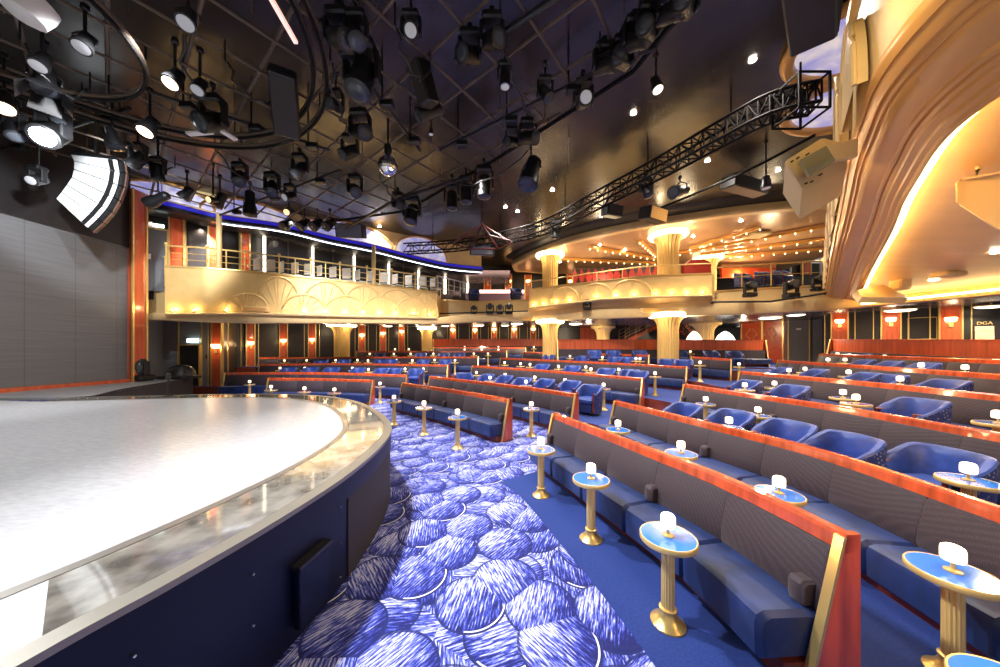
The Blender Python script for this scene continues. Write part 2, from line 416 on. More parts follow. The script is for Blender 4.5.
# ================================================================ SEATING ROWS
# every row of banquettes is given by bearings, heights and distances of its top rail
R = {
 'A': [(556, 413, 5.5), (604, 430.5, 4.289), (700, 466, 2.965), (750, 486.5, 2.517), (799, 509, 2.158), (856, 537, 1.833)],
 'B': [(617, 400.5, 6.9), (700, 420, 4.94), (820, 449, 3.48), (1000, 507, 2.19), (1130, 549, 1.72)],
 'C': [(686, 384, 8.64), (760, 394.5, 6.56), (840, 406, 5.19), (1000, 433, 3.48), (1120, 451.6, 2.835)],
 'D': [(742, 371, 9.77), (861, 381, 6.5), (1000, 394.5, 4.5), (1120, 405, 3.6)],
 'E': [(780, 360, 12.4), (870, 365.5, 8.1), (1000, 374, 5.4), (1120, 381, 4.2)],
 'F': [(822, 353.5, 13.2), (1000, 359.5, 6.6), (1110, 362, 5.4)],
 'a1': [(404, 382.6, 10.6), (455, 389.5, 8.7), (511.6, 399, 6.97)],
 'a2': [(431, 376, 13.0), (510, 384.5, 9.9), (578, 393.6, 7.64)],
 'a3': [(473, 365.5, 16.3), (540, 369.6, 13.2), (644, 378, 9.87)],
 'a4': [(501, 357.6, 18.3), (600, 362, 14.8), (688, 366.6, 12.2)],
 'a5': [(523.6, 351.8, 19.6), (598, 353.4, 17), (650, 354.8, 15.2)],
 'a5b': [(691, 356.4, 14.2), (732, 359, 13.2)],
 'b1': [(269, 378, 12.0), (322, 378.3, 12.1), (374.5, 380, 11.7)],
 'b2': [(226, 372.4, 13.7), (320, 372.2, 14.0), (408, 374.8, 13.2)],
 'b3': [(260, 364, 16.0), (350, 363.3, 16.4), (448.6, 364.8, 15.7)],
 'b4': [(260, 357.4, 17.9), (360, 356.8, 18.4), (479, 356.6, 17.7)],
 'b5': [(357, 351.2, 20.0), (507, 350.8, 19.8)],
 'b6': [(434, 346.9, 21.3), (526, 347.4, 20.8)],
}
BLOCK = {'A': 'right', 'a': 'centre', 'b': 'left'}
TIERS = [ ['b1', 'a1', 'A'], ['b2', 'a2', 'B'], ['b3', 'a3', 'C'], ['b4', 'a4', 'D'], ['b5', 'a5', 'a5b', 'E'], ['b6', 'a6', 'F'], ['P1', 'P2', 'P3'] ]
R['P1'] = [(434, 339, 24), (543.5, 339, 23.2)]
R['P2'] = [(558, 339.5, 17.3), (660, 339.6, 16.6), (764, 340, 16)]
R['P3'] = [(833, 339.3, 14), (1000, 339.5, 8.6), (1110, 341, 7.2)]
R['a6'] = [(560, 346.5, 16.9+1.6), (769, 350, 14.6)]
def rowkeys(k):
    pts = []
    for r in TIERS[k]: pts += R[r]
    return pts
def row_at(k, px):   # -> (py, Z) of the tier's rail line at a bearing
    p = rowkeys(k)
    if px <= p[0][0]: return p[0][1], p[0][2]
    for a, b in zip(p, p[1:]):
        if px <= b[0]:
            t = (px-a[0])/max(1e-6, b[0]-a[0]); return a[1]+(b[1]-a[1])*t, 1/(1/a[2]+(1/b[2]-1/a[2])*t)
    a, b = p[-2], p[-1]; t = (px-a[0])/(b[0]-a[0]); return a[1]+(b[1]-a[1])*t, 1/(1/a[2]+(1/b[2]-1/a[2])*t)
BH = .92
def floor_at(k, px):
    if k <= 1: return 0.0
    py, Z = row_at(k, px)
    h = 1.38 if k == 6 else BH
    return max(.02, EYE-(py-HY)/F*Z-h)
# --- floors ------------------------------------------------------
fl = mb('carpet'); fl.box((0, 11, -.1), (60, 34, .2)); struct('floor', fl, 'patterned blue carpet floor')
AISLES = {0: (512, 548), 1: (578, 612), 2: (644, 681), 3: (688, 736), 4: (736, 771), 5: (769, 812), 6: (769, 825)}
AISL2 = {0: (376, 404), 1: (408, 431), 2: (449, 473), 3: (479, 501), 4: (507, 523), 5: (526, 540), 6: (543, 558)}
# plain blue carpet under the near rows
pc = mb('plincarp')
edge = [V((-.015, 4.71, 0)), V((.29, 4.23, 0)), V((.62, 3.22, 0)), V((.9, 2.3, 0)), V((1.1, 1.2, 0)), V((1.15, -1, 0))]
far = [V((.62, 5.15, 0)), V((1.3, 5.6, 0)), V((2.35, 6.6, 0)), V((4.55, 7.9, 0)), V((5.2, 4.85, 0)), V((5.2, -1, 0))]
ea, fa = cr(edge, 4), cr(far, 4)
pc.add([p+V((0, 0, .004)) for p in ea]+[p+V((0, 0, .004)) for p in fa], [(i, i+1, len(ea)+i+1, len(ea)+i) for i in range(len(ea)-1)])
struct('floor', pc, 'plain blue carpet between the near rows')
# raised tiers
for k in range(2, 7):
    a = mb('plincarp'); pxs = sorted(set([150, 180, 210, 240]+list(range(260, 1181, 12))+[AISLES[k][0], AISLES[k][1], AISL2[k][0], AISL2[k][1]]))
    prev = None
    for px in pxs:
        py0, Z0 = row_at(k-1, px); py1, Z1 = row_at(k, px)
        Z1 = max(Z1, Z0+.35); z = floor_at(k, px)
        f = P(px, HY, Z0+.10); g = P(px, HY, Z1+.10)
        cur = (V((f.x, f.y, -.0)), V((f.x, f.y, z)), V((g.x, g.y, z)))
        if prev:
            mid = (px+prev[0])/2
            isa = AISLES[k][0] <= mid <= AISLES[k][1] or AISL2[k][0] <= mid <= AISL2[k][1]
            a.use('carpet' if isa else 'plincarp')
            a.add([prev[1][1], cur[1], cur[2], prev[1][2]] if 0 else [prev[1][1], cur[1], cur[2], prev[1][2]], [(0, 1, 2, 3)])
            a.use('cherry_dark'); a.add([prev[1][0], cur[0], cur[1], prev[1][1]], [(0, 1, 2, 3)])
        prev = (px, cur) if 0 else (px, cur)
        prev = (px, cur)

    struct('floor', a, 'raised seating tier')
# rear landing
a = mb('plincarp'); prev = None
for px in list(range(150, 1181, 30)):
    Z1 = row_at(6, px)[1]; z = floor_at(6, px); f = P(px, HY, Z1+.1); g = P(px, HY, 27 if px < 700 else max(Z1+.5, 27-(px-700)*.04))
    cur = [V((f.x, f.y, z)), V((g.x, g.y, 1.35))]
    if prev: a.add([prev[0], cur[0], cur[1], prev[1]], [(0, 1, 2, 3)])
    prev = cur
struct('floor', a, 'rear landing behind the last row')

# --- banquettes ---------------------------------------------------
def rowpath(key, sub=8):
    p = cr([P(*q) for q in R[key]], sub); return off_(p, .025)
def off_(pts, d):
    out = []
    for i, p in enumerate(pts):
        t = pts[min(i+1, len(pts)-1)]-pts[max(i-1, 0)]; t.z = 0; t.normalize(); out.append(p+V((t.y, -t.x, 0))*d)
    return out
def bench(key, label, cw=.78, arms=True, deep=True):
    path = rowpath(key); L = arclen(path); tot = L[-1]; n = max(2, round((tot-.12)/cw))
    f0 = [p.copy() for p in path]
    mid = at_len(path, L, tot/2)
    ground = max(0, mid.z-BH) if key not in ('A', 'B', 'a1', 'b1') else 0
    t = thing('banquette', (mid.x, mid.y, ground), label, 'banquette')
    low = key in ('A', 'B', 'a1', 'b1', 'a2', 'b2')
    def X(s, o, h):   # o outward toward the seat, h fraction of rail height (metres at the rail)
        p, tt, nn = frame(path, L, s)
        base = 0 if low else p.z-BH
        hh = base+(p.z-base)*h/BH
        return V((p.x+nn.x*o, p.y+nn.y*o, hh))
    def sect(prof, s0, s1, k=2, inset=0, cen=None):
        rings = []
        cx = sum(q[0] for q in prof)/len(prof); cy = sum(q[1] for q in prof)/len(prof)
        ss = [s0+(s1-s0)*i/k for i in range(k+1)]
        if inset:
            ss = [s0, s0+inset]+ss[1:-1]+[s1-inset, s1]
        for i, s in enumerate(ss):
            q = prof
            if inset and i in (0, len(ss)-1): q = [(a+(cx-a)*inset*1.6/max(.08, abs(a-cx)+.05)*.8, b+(cy-b)*inset*1.6/max(.08, abs(b-cy)+.05)*.8) for a, b in prof]
            rings.append([X(s, a, b) for a, b in q])
        return rings
    ks = max(4, int(tot/.3))
    b = mb('cherry_dark'); b.loft(sect([(-.035, .0), (-.0, .0), (-.0, .87), (-.035, .87)], .04, tot-.04, ks)); obj('back_panel', b, t)
    b = mb('cherry'); b.loft(sect([(-.05, .83), (.045, .82), (.038, .905), (.018, .925), (-.04, .925), (-.05, .915)], 0, tot, ks)); obj('top_rail', b, t)
    b = mb('cherry_dark'); b.loft(sect([(.0, .005), (.38, .005), (.38, .13), (.0, .13)], .05, tot-.05, ks)); obj('plinth', b, t)
    w = (tot-.12)/n
    bp = [(-.02, .40), (.13, .40), (.145, .44), (.135, .55), (.075, .80), (.055, .825), (-.02, .83)]
    sp = [(.02, .13), (.49, .13), (.525, .16), (.53, .36), (.515, .405), (.47, .43), (.02, .42)]
    for i in range(n):
        s0 = .06+i*w; s1 = s0+w
        b = mb('dots'); b.loft(sect(bp, s0, s1, 2, .013)); obj('back_cushion', b, t)
        b = mb('velvet'); b.loft(sect(sp, s0, s1, 2, .03)); obj('seat_cushion', b, t)
    for s, sg in ((0, -1), (tot, 1)):
        poly = [X(s, -.055, 0), X(s, -.055, .935), X(s, .03, .935), X(s, .04, .92), X(s, .15, .46), X(s, .26, 0)]
        p, tt, nn = frame(path, L, s)
        b = mb('cherry'); b.prism(poly, tt*(-.04*sg)); e = obj('end_panel', b, t)
        b = mb('brass'); b.loft([[q+tt*.006*sg, q+nn*.018+tt*.006*sg, q+nn*.018-tt*.046*sg, q-tt*.046*sg] for q in (poly[3], poly[4], poly[5])]); obj('edge_trim', b, e)
    if arms:
        ps = [.14, tot-.14]+[.06+w*i for i in range(3, n-1, 3)]
        for s in ps:
            b = mb('dots'); b.loft(sect([(.06, .43), (.20, .43), (.215, .445), (.215, .565), (.19, .59), (.06, .59)], s-.055, s+.055, 1, .02)); obj('arm_bolster', b, t)
    return t
ROWNAME = {1: 'front', 2: 'second', 3: 'third', 4: 'fourth', 5: 'fifth', 6: 'sixth'}
BL = {'A': 'nearest banquette, wood-capped and tall, closest to camera on the right',
 'B': 'long curved banquette directly behind the nearest one on the right',
 'C': 'third banquette back in the right block, with blue tub chairs before it',
 'D': 'fourth banquette back in the right block, curving out of frame',
 'E': 'fifth banquette back in the right block, left end by the grey door',
 'F': 'last low banquette of the right block, just before the tall wooden partition',
 'a1': 'blue front banquette across the aisle with three brass tables at the carpet',
 'a2': 'second banquette of the centre block, one table at its aisle end',
 'a3': 'third banquette of the centre block with a full row of tub chairs',
 'a4': 'fourth banquette of the centre block passing before both columns',
 'a5': 'fifth banquette of the centre block ending at the thick column',
 'a5b': 'short banquette standing alone right of the thick column, red trim all round',
 'b1': 'low dark banquette just beyond the rounded far edge of the stage',
 'b2': 'second banquette of the left block, starting beside the orange corner pilaster',
 'b3': 'third banquette of the left block, pale chairs before it',
 'b4': 'fourth banquette of the left block, purple-lit, in front of the far column',
 'b5': 'fifth banquette of the left block, starting right of the far column',
 'b6': 'rearmost thin banquette before the left wooden partition'}
BL['b3'] = 'third banquette of the left block, wide pale chairs pushed up to it'
for key in BL:
    far = key[0] == 'b' or key in ('a4', 'a5')
    bench(key, BL[key], .78 if not far else 1.0, arms=key in ('A', 'B', 'C', 'D', 'a1', 'a2', 'a3', 'b1', 'b2'))
# tall partitions with a padded lower half
for key, lab in (('P1', 'tall wooden partition at the far back left of the near column'), ('P2', 'long tall wooden partition at the back between the two columns and red doors'), ('P3', 'tall wooden partition at the back right under the gilt-framed wall')):
    path = rowpath(key, 4); L = arclen(path); tot = L[-1]; m = at_len(path, L, tot/2)
    t = thing('partition', (m.x, m.y, m.z-1.38), lab, 'partition')
    def X(s, o, h):
        p, tt, nn = frame(path, L, s); return V((p.x+nn.x*o, p.y+nn.y*o, p.z-1.38+h))
    def lf(prof, s0, s1, k=10): return [[X(s0+(s1-s0)*i/k, a, b) for a, b in prof] for i in range(k+1)]
    obj('wood_panel', mb('orange').loft(lf([(-.08, 0), (0, 0), (0, 1.34), (-.08, 1.34)], 0, tot)), t)
    obj('top_rail', mb('cherry').loft(lf([(-.1, 1.33), (.03, 1.33), (.03, 1.38), (-.1, 1.38)], 0, tot)), t)
    n = max(3, int(tot/1.1)); w = tot/n
    for i in range(n):
        obj('back_cushion', mb('dots').loft(lf([(0, .42), (.14, .42), (.10, .84), (0, .85)], i*w+.01, i*w+w-.01, 1)), t)
        obj('seat_cushion', mb('velvet').loft(lf([(0, .15), (.55, .15), (.55, .38), (.5, .42), (0, .42)], i*w+.01, i*w+w-.01, 1)), t)
    for s, sg in ((0, -1), (tot, 1)):
        p, tt, nn = frame(path, L, s); poly = [X(s, -.1, 0), X(s, -.1, 1.38), X(s, .05, 1.38), X(s, .3, 0)]
        obj('end_panel', mb('cherry').prism(poly, tt*.05*sg), t)
        obj('edge_trim', mb('brass_soft').loft([[q, q+nn*.02, q+nn*.02+tt*.055*sg, q+tt*.055*sg] for q in (poly[2], poly[3])]), t)
# ================================================================ TUB CHAIR prototype (faces -Y locally, base at origin)
def make_chair(loc, rz, label, group):
    t = thing('tub_chair', loc, label, 'chair', group, rz)
    NN = 26; W, D = .345, .32
    def ring(scale, z_of, zlow=None):
        out = []
        for i in range(NN+1):
            a = -125+250*i/NN; r = math.radians(a)
            x = math.sin(r); y = math.cos(r); e = .82
            x = math.copysign(abs(x)**e, x); y = math.copysign(abs(y)**e, y)
            out.append(V((x*W*scale, y*D*scale, z_of(a) if zlow is None else zlow)))
        return out
    def zt(a): k = max(0, min(1, (abs(a)-55)/70)); return .80-.21*(k*k*(3-2*k))
    def band(r1, r2, r3, r4, m1, nm):
        b = mb(m1)
        vs = r1+r2+r3+r4; n = NN+1; fs = []
        for k in range(3):
            for i in range(NN): fs.append((k*n+i, k*n+i+1, (k+1)*n+i+1, (k+1)*n+i))
        b.add(vs, fs); return b
    outlow, outhi = ring(.94, None, .06), ring(1.06, lambda a: zt(a)-.03)
    outmid = ring(1.04, lambda a: zt(a)*.6)
    b = mb('floral'); n = NN+1
    b.add(outlow+outmid+outhi, [(k*n+i, k*n+i+1, (k+1)*n+i+1, (k+1)*n+i) for k in range(2) for i in range(NN)])
    obj('outer_shell', b, t, False)
    inn = [ring(1.06, lambda a: zt(a)-.03), ring(1.03, lambda a: zt(a)-.003), ring(.96, zt), ring(.87, lambda a: zt(a)-.02), ring(.80, lambda a: zt(a)-.09), ring(.74, lambda a: .36)]
    b = mb('velvet2'); b.add([q for r in inn for q in r], [(k*n+i, k*n+i+1, (k+1)*n+i+1, (k+1)*n+i) for k in range(5) for i in range(NN)])
    for sgn in (0, -1):   # close the two arm ends
        q = [outlow[sgn], outmid[sgn], outhi[sgn]]+[r[sgn] for r in inn[1:]]+[V((inn[-1][sgn].x, inn[-1][sgn].y, .06))]
        b.add(q, [tuple(range(len(q)))])
    obj('inner_back', b, t, False)
    b = mb('velvet2'); b.cbox((0, -.04, .39), (.50, .54, .16), .045); obj('seat_cushion', b, t, False)
    b = mb('velvet'); b.cbox((0, -.03, .19), (.46, .50, .24), .03); obj('base', b, t, False)
    for sg in (-1, 1):
        e = ring(.93, zt)[0 if sg < 0 else -1]
        b = mb('cherry_dark'); b.cbox((e.x, e.y+.01, .595), (.06, .10, .022), .01); b.cbox((e.x, e.y-.035, .35), (.05, .022, .52), .01); obj('arm_cap', b, t, False)
    b = mb('black')
    for sx in (-1, 1):
        for sy in (-1, 1): b.lathe([(.022, 0), (.028, .07)], (sx*.2, sy*.18-.02, 0), 8)
    obj('feet', b, t, False)
    return t
def make_table(loc, label, group):
    t = thing('cocktail_table', loc, label, 'table', group)
    b = mb('brass_soft'); b.lathe([(.04, .595), (.17, .600), (.188, .605), (.192, .612), (.192, .640), (.188, .646), (.183, .646), (.180, .642)], n=36); r = obj('table_rim', b, t, False)
    b = mb('tableblue'); b.lathe([(.181, .640), (.181, .645)], n=36); obj('tabletop', b, t, False)
    b = mb('brass_soft'); b.lathe([(.046, .115), (.044, .60)], n=32, flute=.12); obj('column', b, t, False)
    b = mb('brass'); b.lathe([(.118, 0), (.118, .014), (.108, .022), (.075, .05), (.055, .085), (.052, .10), (.060, .106), (.060, .118), (.048, .124)], n=28); obj('base', b, t, False)
    return t
def make_lamp(loc, label, group, shade='lamp'):
    t = thing('table_lamp', loc, label, 'lamp', group)
    b = mb('brass'); b.lathe([(.038, 0), (.038, .008), (.012, .016), (.009, .055), (.022, .060), (.022, .066)], n=16); obj('stand', b, t, False)
    b = mb(shade); b.lathe([(.034, .062), (.046, .067), (.050, .078), (.050, .132), (.046, .148), (.032, .158), (.005, .162)], n=20); obj('shade', b, t, False)
    return t
chair0 = table0 = lamp0 = lampf0 = None
def place_chair(loc, rz, label, group):
    global chair0
    if chair0 is None: chair0 = make_chair(loc, rz, label, group)
    else: dup(chair0, loc, rz, label, group)
LAMPS = []
def place_table(loc, tl, ll, tg, lg):
    global table0, lamp0, lampf0
    if table0 is None: table0 = make_table(loc, tl, tg)
    else: dup(table0, loc, 0, tl, tg)
    lo = V(loc)+V((0, 0, .6455))
    if loc[1] < 9.5:
        if lamp0 is None: lamp0 = make_lamp(lo, ll, lg)
        else: dup(lamp0, lo, 0, ll, lg)
    else:
        if lampf0 is None: lampf0 = make_lamp(lo, ll, lg, 'lampfar')
        else: dup(lampf0, lo, 0, ll, lg)
    LAMPS.append(lo)
def blockname(k, px):
    if px > AISLES[k][1]-6: return 'right'
    if px > AISL2[k][1]-4: return 'centre'
    return 'left'
def near_seat(k, px):
    py, Z = row_at(k, px); p = P(px, py, Z); q = P(px+3, *row_at(k, px+3)); t = q-p; t.z = 0; t.normalize(); return V((t.y, -t.x, 0))
# explicit tables of the two flat rows: bearing, y of table top, row
T = [(541, 449, 0), (591, 478.5, 0), (668, 535.4, 0), (394, 401, 0), (424, 407.6, 0), (457.5, 417, 0),
     (271, 389.8, 0), (304.4, 391.6, 0), (334.4, 392.8, 0),
     (249.6, 384.2, 1), (380, 386.2, 1), (531.3, 408.5, 1), (348, 384.3, 1), (313, 384.0, 1), (461, 395.5, 1), (492.4, 401.5, 1),
     (618, 429.5, 1), (681, 453, 1), (779, 493, 1), (953, 571, 1), (1030, 700, 1)]
rows_t = {}
for px, py, k in T:
    g = G(px, py, .646); rows_t.setdefault((blockname(k, px), k), []).append((px, V((g.x, g.y, 0))))
# lamps of the raised rows: bearing, lamp y, tier
LP = {2: [(705.7, 398), (758, 407), (729, 422.4), (968.5, 449.5), (476.4, 372), (505, 374), (534.8, 376.8), (490, 379.4), (526, 383.4), (565, 379.4), (603.6, 384),
          (280, 367.6), (304.8, 367.6), (352.4, 367.6), (405, 368.4), (423.4, 368.4), (368.4, 371.4)],
      3: [(744.8, 387), (774.5, 382.4), (843, 390.2), (856, 405.6), (998, 407), (520.6, 365.8), (530, 366.6), (504.6, 362.4), (558.6, 365.8), (585.8, 366.6), (618.8, 369), (591, 371), (655, 372.6),
          (284.4, 359.8), (306.6, 359.8), (335.6, 359), (357.4, 358.6), (396.6, 358.6), (368, 361.4), (412.4, 362.2), (434.6, 359.2), (455, 360)],
      4: [(789, 372), (805, 368), (848.6, 371), (900, 381.7), (570, 356.6), (602.4, 358.4), (636, 362.2), (640, 360), (700, 362.4), (739, 356),
          (369.6, 353.2), (393.8, 353.2), (410.6, 354.6), (433.4, 353), (473.8, 353.8), (488, 353.8)],
      5: [(828, 361.5), (845, 359), (921, 365.6), (965, 364.6), (464.6, 348.5), (481.6, 348.5), (498.4, 348.5), (408.8, 349), (395, 349.4)],
      6: [(837.5, 351), (884.5, 352.3), (937.7, 353.4), (997, 355), (561.6, 351.6), (578.6, 350.6), (600.6, 350.2), (622.8, 351.6), (690.4, 353), (464.6, 345), (481.6, 345), (498.4, 345), (533.8, 345.6)]}
for k, lst in LP.items():
    for px, py in lst:
        Za, Zb = row_at(k-1, px)[1], row_at(k, px)[1]; fz = floor_at(k, px)
        lo, hi = Za+.38, max(Za+.4, Zb-.85)
        if py-HY > 4 and fz < 1.1: Z = (EYE-fz-.775)*F/(py-HY)
        else: Z = Za+(Zb-Za)*.4
        Z = max(lo, min(hi, Z)); g = P(px, HY, Z)
        if k == 6: fz = floor_at(6, px)
        rows_t.setdefault((blockname(k, px), k), []).append((px, V((g.x, g.y, fz))))
# tub chairs: bearing, y of back top, tier
CH = {2: [(694, 403), (743, 409.5), (799, 420), (864, 433.5), (985, 453), (462, 374.4), (491, 375), (509, 376.2), (527, 378.6), (549.6, 380), (575, 381.6), (595, 386),
          (291.6, 368.8), (313, 368.8), (334, 368.8), (361, 368.6), (378, 368.6), (397, 368.8), (418, 369.4)],
      3: [(755.6, 381.7), (801, 387), (859, 395.5), (920, 401.5), (985, 410), (512, 363.6), (545, 364.8), (567.6, 366), (599, 368.4), (628, 370), (645, 372.6),
          (323.6, 360.4), (346, 360.4), (377, 360.4), (386, 360.4), (422, 360.6), (448, 362)],
      4: [(789.6, 368.7), (825, 370.6), (876, 375.5), (930, 378), (985, 383), (551, 357.4), (585, 358.6), (612, 359.4), (626, 360), (668, 361.8), (684, 362.4), (380, 354), (402, 354), (422, 354), (445, 354), (460, 354)],
      5: [(872.6, 361.4), (900, 363.5), (945, 365.6), (985, 367.7)],
      6: [(868, 352.3), (905, 353), (952, 354.4), (980, 355.8), (585.6, 351.4), (612, 351.6), (638, 352.6), (678, 354), (708, 355), (731, 355.8)]}
rows_c = {}
taken = [p for l in rows_t.values() for _, p in l]
for k, lst in CH.items():
    for px, py in lst:
        Za, Zb = row_at(k-1, px)[1], row_at(k, px)[1]; fz = floor_at(k, px)
        if k == 6 and px > 557: Za = Zb-2.2
        nn = near_seat(k, px); gap = .62
        if py-HY > 6: Z = (EYE-fz-(.82 if k == 2 and px > 640 else .76))*F/(py-HY)
        else: Z = Za+(Zb-Za)*.6
        bk = P(px, HY, Zb); # keep the chair between the rail in front and the seat behind
        q = P(px, HY, max(min(Z, Zb), Za+(.65 if k == 2 and px > 640 else .95))); c = V((q.x, q.y, fz))+nn*.30
        d = (V((bk.x, bk.y, 0))-V((c.x, c.y, 0))).dot(-nn)
        lim = .80 if k == 2 and px > 640 else .86
        if d < lim: c += nn*(lim-d)
        # slide along the row away from tables and chairs already there
        tt = V((-nn.y, nn.x, 0))
        for it in range(12):
            bad = None
            for p in taken:
                dv = V((c.x-p.x, c.y-p.y, 0))
                if dv.length < (.45 if k == 2 and px > 640 else .54): bad = dv; break
            if bad is None: break
            c += tt*(.08 if bad.dot(tt) >= 0 else -.08)
        if bad is not None: continue
        taken.append(c-nn*.0)
        for _ in range(1): taken.append(c.copy())
        c.z = floor_at(k, CX+F*c.x/c.y)
        ang = math.atan2(nn.y, nn.x)+PI/2
        rows_c.setdefault((blockname(k, px), k), []).append((px, c, ang))
PLACE = {0: 'the front banquette', 1: 'the second banquette', 2: 'the third banquette', 3: 'the fourth banquette', 4: 'the fifth banquette', 5: 'the sixth row', 6: 'the back partition'}
def ordl(i, n):
    if n == 1: return 'only one'
    return 'leftmost' if i == 0 else 'rightmost' if i == n-1 else ORD[i]+' from left'
for (bn, k), lst in rows_t.items():
    lst.sort(key=lambda q: q[0])
    for i, (px, p) in enumerate(lst):
        o = ordl(i, len(lst))
        place_table(p, f'blue-topped brass cocktail table, {o} before {PLACE[k]}, {bn} block', f'glowing table lamp, {o} before {PLACE[k]}, {bn} block', f'cocktail tables before {PLACE[k]}, {bn} block', f'lit table lamps before {PLACE[k]}, {bn} block')
for (bn, k), lst in rows_c.items():
    lst.sort(key=lambda q: q[0])
    for i, (px, p, a) in enumerate(lst):
        place_chair(p, a, f'blue velvet tub chair, {ordl(i, len(lst))} before {PLACE[k]}, {bn} block', f'tub chairs before {PLACE[k]}, {bn} block')
# ================================================================ ARCHITECTURE
def ip(path, px):   # interpolate tuples (px, ..., ...) ; distances interpolate as 1/Z when last
    if px <= path[0][0]: return path[0][1:]
    for a, b in zip(path, path[1:]):
        if px <= b[0]:
            t = (px-a[0])/max(1e-6, b[0]-a[0])
            r = [x+(y-x)*t for x, y in zip(a[1:-1], b[1:-1])]
            return tuple(r)+(1/(1/a[-1]+(1/b[-1]-1/a[-1])*t),)
    return path[-1][1:]
def plan(px, Z, z): return V(((px-CX)/F*Z, Z, z))
def off(pts, d):   # offset a plan polyline to the left of travel
    out = []
    for i, p in enumerate(pts):
        t = pts[min(i+1, len(pts)-1)]-pts[max(i-1, 0)]; t.z = 0; t.normalize(); out.append(p+V((-t.y, t.x, 0))*d)
    return out
def wall(b, pts, z0, z1, th=.12):   # vertical wall with thickness behind (left of travel)
    o = off(pts, th)
    b.loft([[V((p.x, p.y, z0)), V((q.x, q.y, z0)), V((q.x, q.y, z1)), V((p.x, p.y, z1))] for p, q in zip(pts, o)]); return b
# --- stage -----------------------------------------------------------
SH = .94
outer = cr([(-2.35, -1.6, 0), (-1.95, -.6, 0), (-1.74, .3, 0), (-1.62, 1.04, 0), (-1.50, 1.45, 0), (-1.38, 2.0, 0), (-1.30, 2.7, 0), (-1.33, 3.5, 0), (-1.50, 4.3, 0), (-1.97, 5.2, 0), (-2.73, 6.22, 0), (-3.6, 7.0, 0), (-4.5, 7.45, 0), (-5.6, 7.66, 0), (-6.9, 7.6, 0), (-8.3, 7.35, 0), (-9.7, 7.1, 0)], 6)
t = thing('stage', (-6, 3, 0), 'round pale thrust stage with glass rim ring and navy panelled front', 'stage', kind=None)
inner = lambda d: off(outer, d)
core = inner(.62)
b = mb('stage'); poly = [V((p.x, p.y, SH)) for p in core]+[V((-12.55, 6.9, SH)), V((-12.55, -2.5, SH)), V((-3.0, -2.5, SH))]
b.prism(poly, (0, 0, -.06)); obj('stage_floor', b, t)
def ringstrip(nm, d0, d1, z0, z1, m, s=0, e=None):
    p0, p1 = inner(d0), inner(d1); e = e or len(p0)
    b = mb(m); b.loft([[V((p.x, p.y, z0)), V((q.x, q.y, z0)), V((q.x, q.y, z1)), V((p.x, p.y, z1))] for p, q in list(zip(p0, p1))[s:e]]); return obj(nm, b, t)
i0 = next(i for i, p in enumerate(outer) if p.y > 1.10)
ringstrip('rim_edge', .0, .10, SH-.03, SH+.004, 'rim')
ringstrip('inner_border', .56, .63, SH-.05, SH+.004, 'rimdark')
gp, gq = inner(.105), inner(.555); b = mb('ring'); rr_ = []
for j in range(i0, len(gp)):
    q_ = gq[j+2] if j == i0 else gq[max(j, i0+2)]; p_ = gp[j]
    rr_.append([V((p_.x, p_.y, SH-.05)), V((q_.x, q_.y, SH-.05)), V((q_.x, q_.y, SH+.002)), V((p_.x, p_.y, SH+.002))])
b.loft(rr_); obj('glass_ring', b, t)
ringstrip('ring_floor', .10, .56, SH-.05, SH, 'stage', 0, i0+3)
for d in (.20, ):
    pass
ringstrip('front_fascia', .01, .06, SH-.21, SH-.03, 'navy')
fr = inner(.02); 
iv = next(i for i, p in enumerate(outer) if p.y > 2.6); iw = next(i for i, p in enumerate(outer) if p.y > 5.0)
ringstrip('front_panel', .03, .08, .03, SH-.215, 'navy', 0, iv+1)
ringstrip('vent_panel', .02, .07, .03, SH-.215, 'vent', iv, iw+1)
ringstrip('front_panel', .03, .08, .03, SH-.215, 'navy', iw)
ringstrip('kick_base', .07, .14, 0, .035, 'black')
# access hatch and screws
Lo = arclen(fr)
def on_front(y): 
    i = next(i for i, p in enumerate(fr) if p.y > y); return fr[i], (fr[i+1]-fr[i]).normalized()
p, tt = on_front(2.12); nn = V((tt.y, -tt.x, 0))
Rm = Matrix(((tt.x, nn.x, 0), (tt.y, nn.y, 0), (0, 0, 1)))
b = mb('navy'); b.cbox(p+V((0, 0, .33))+nn*.03, (.30, .05, .40), .008, Rm); h = obj('access_hatch', b, t)
b = mb('black'); b.box(p+V((0, 0, .55))+nn*.03, (.32, .07, .025), Rm); obj('hatch_lip', b, h)
for y in (1.3, 1.75, 2.5):
    p, tt = on_front(y); nn = V((tt.y, -tt.x, 0))
    for z in (.76, .70, .12, .40): obj('screw', mb('metal').lathe([(.006, -.006), (.006, .006)], p+nn*.0+V((0, 0, z)), 8, mtx=Matrix.Rotation(PI/2, 3, V((-nn.y, nn.x, 0)))), t)
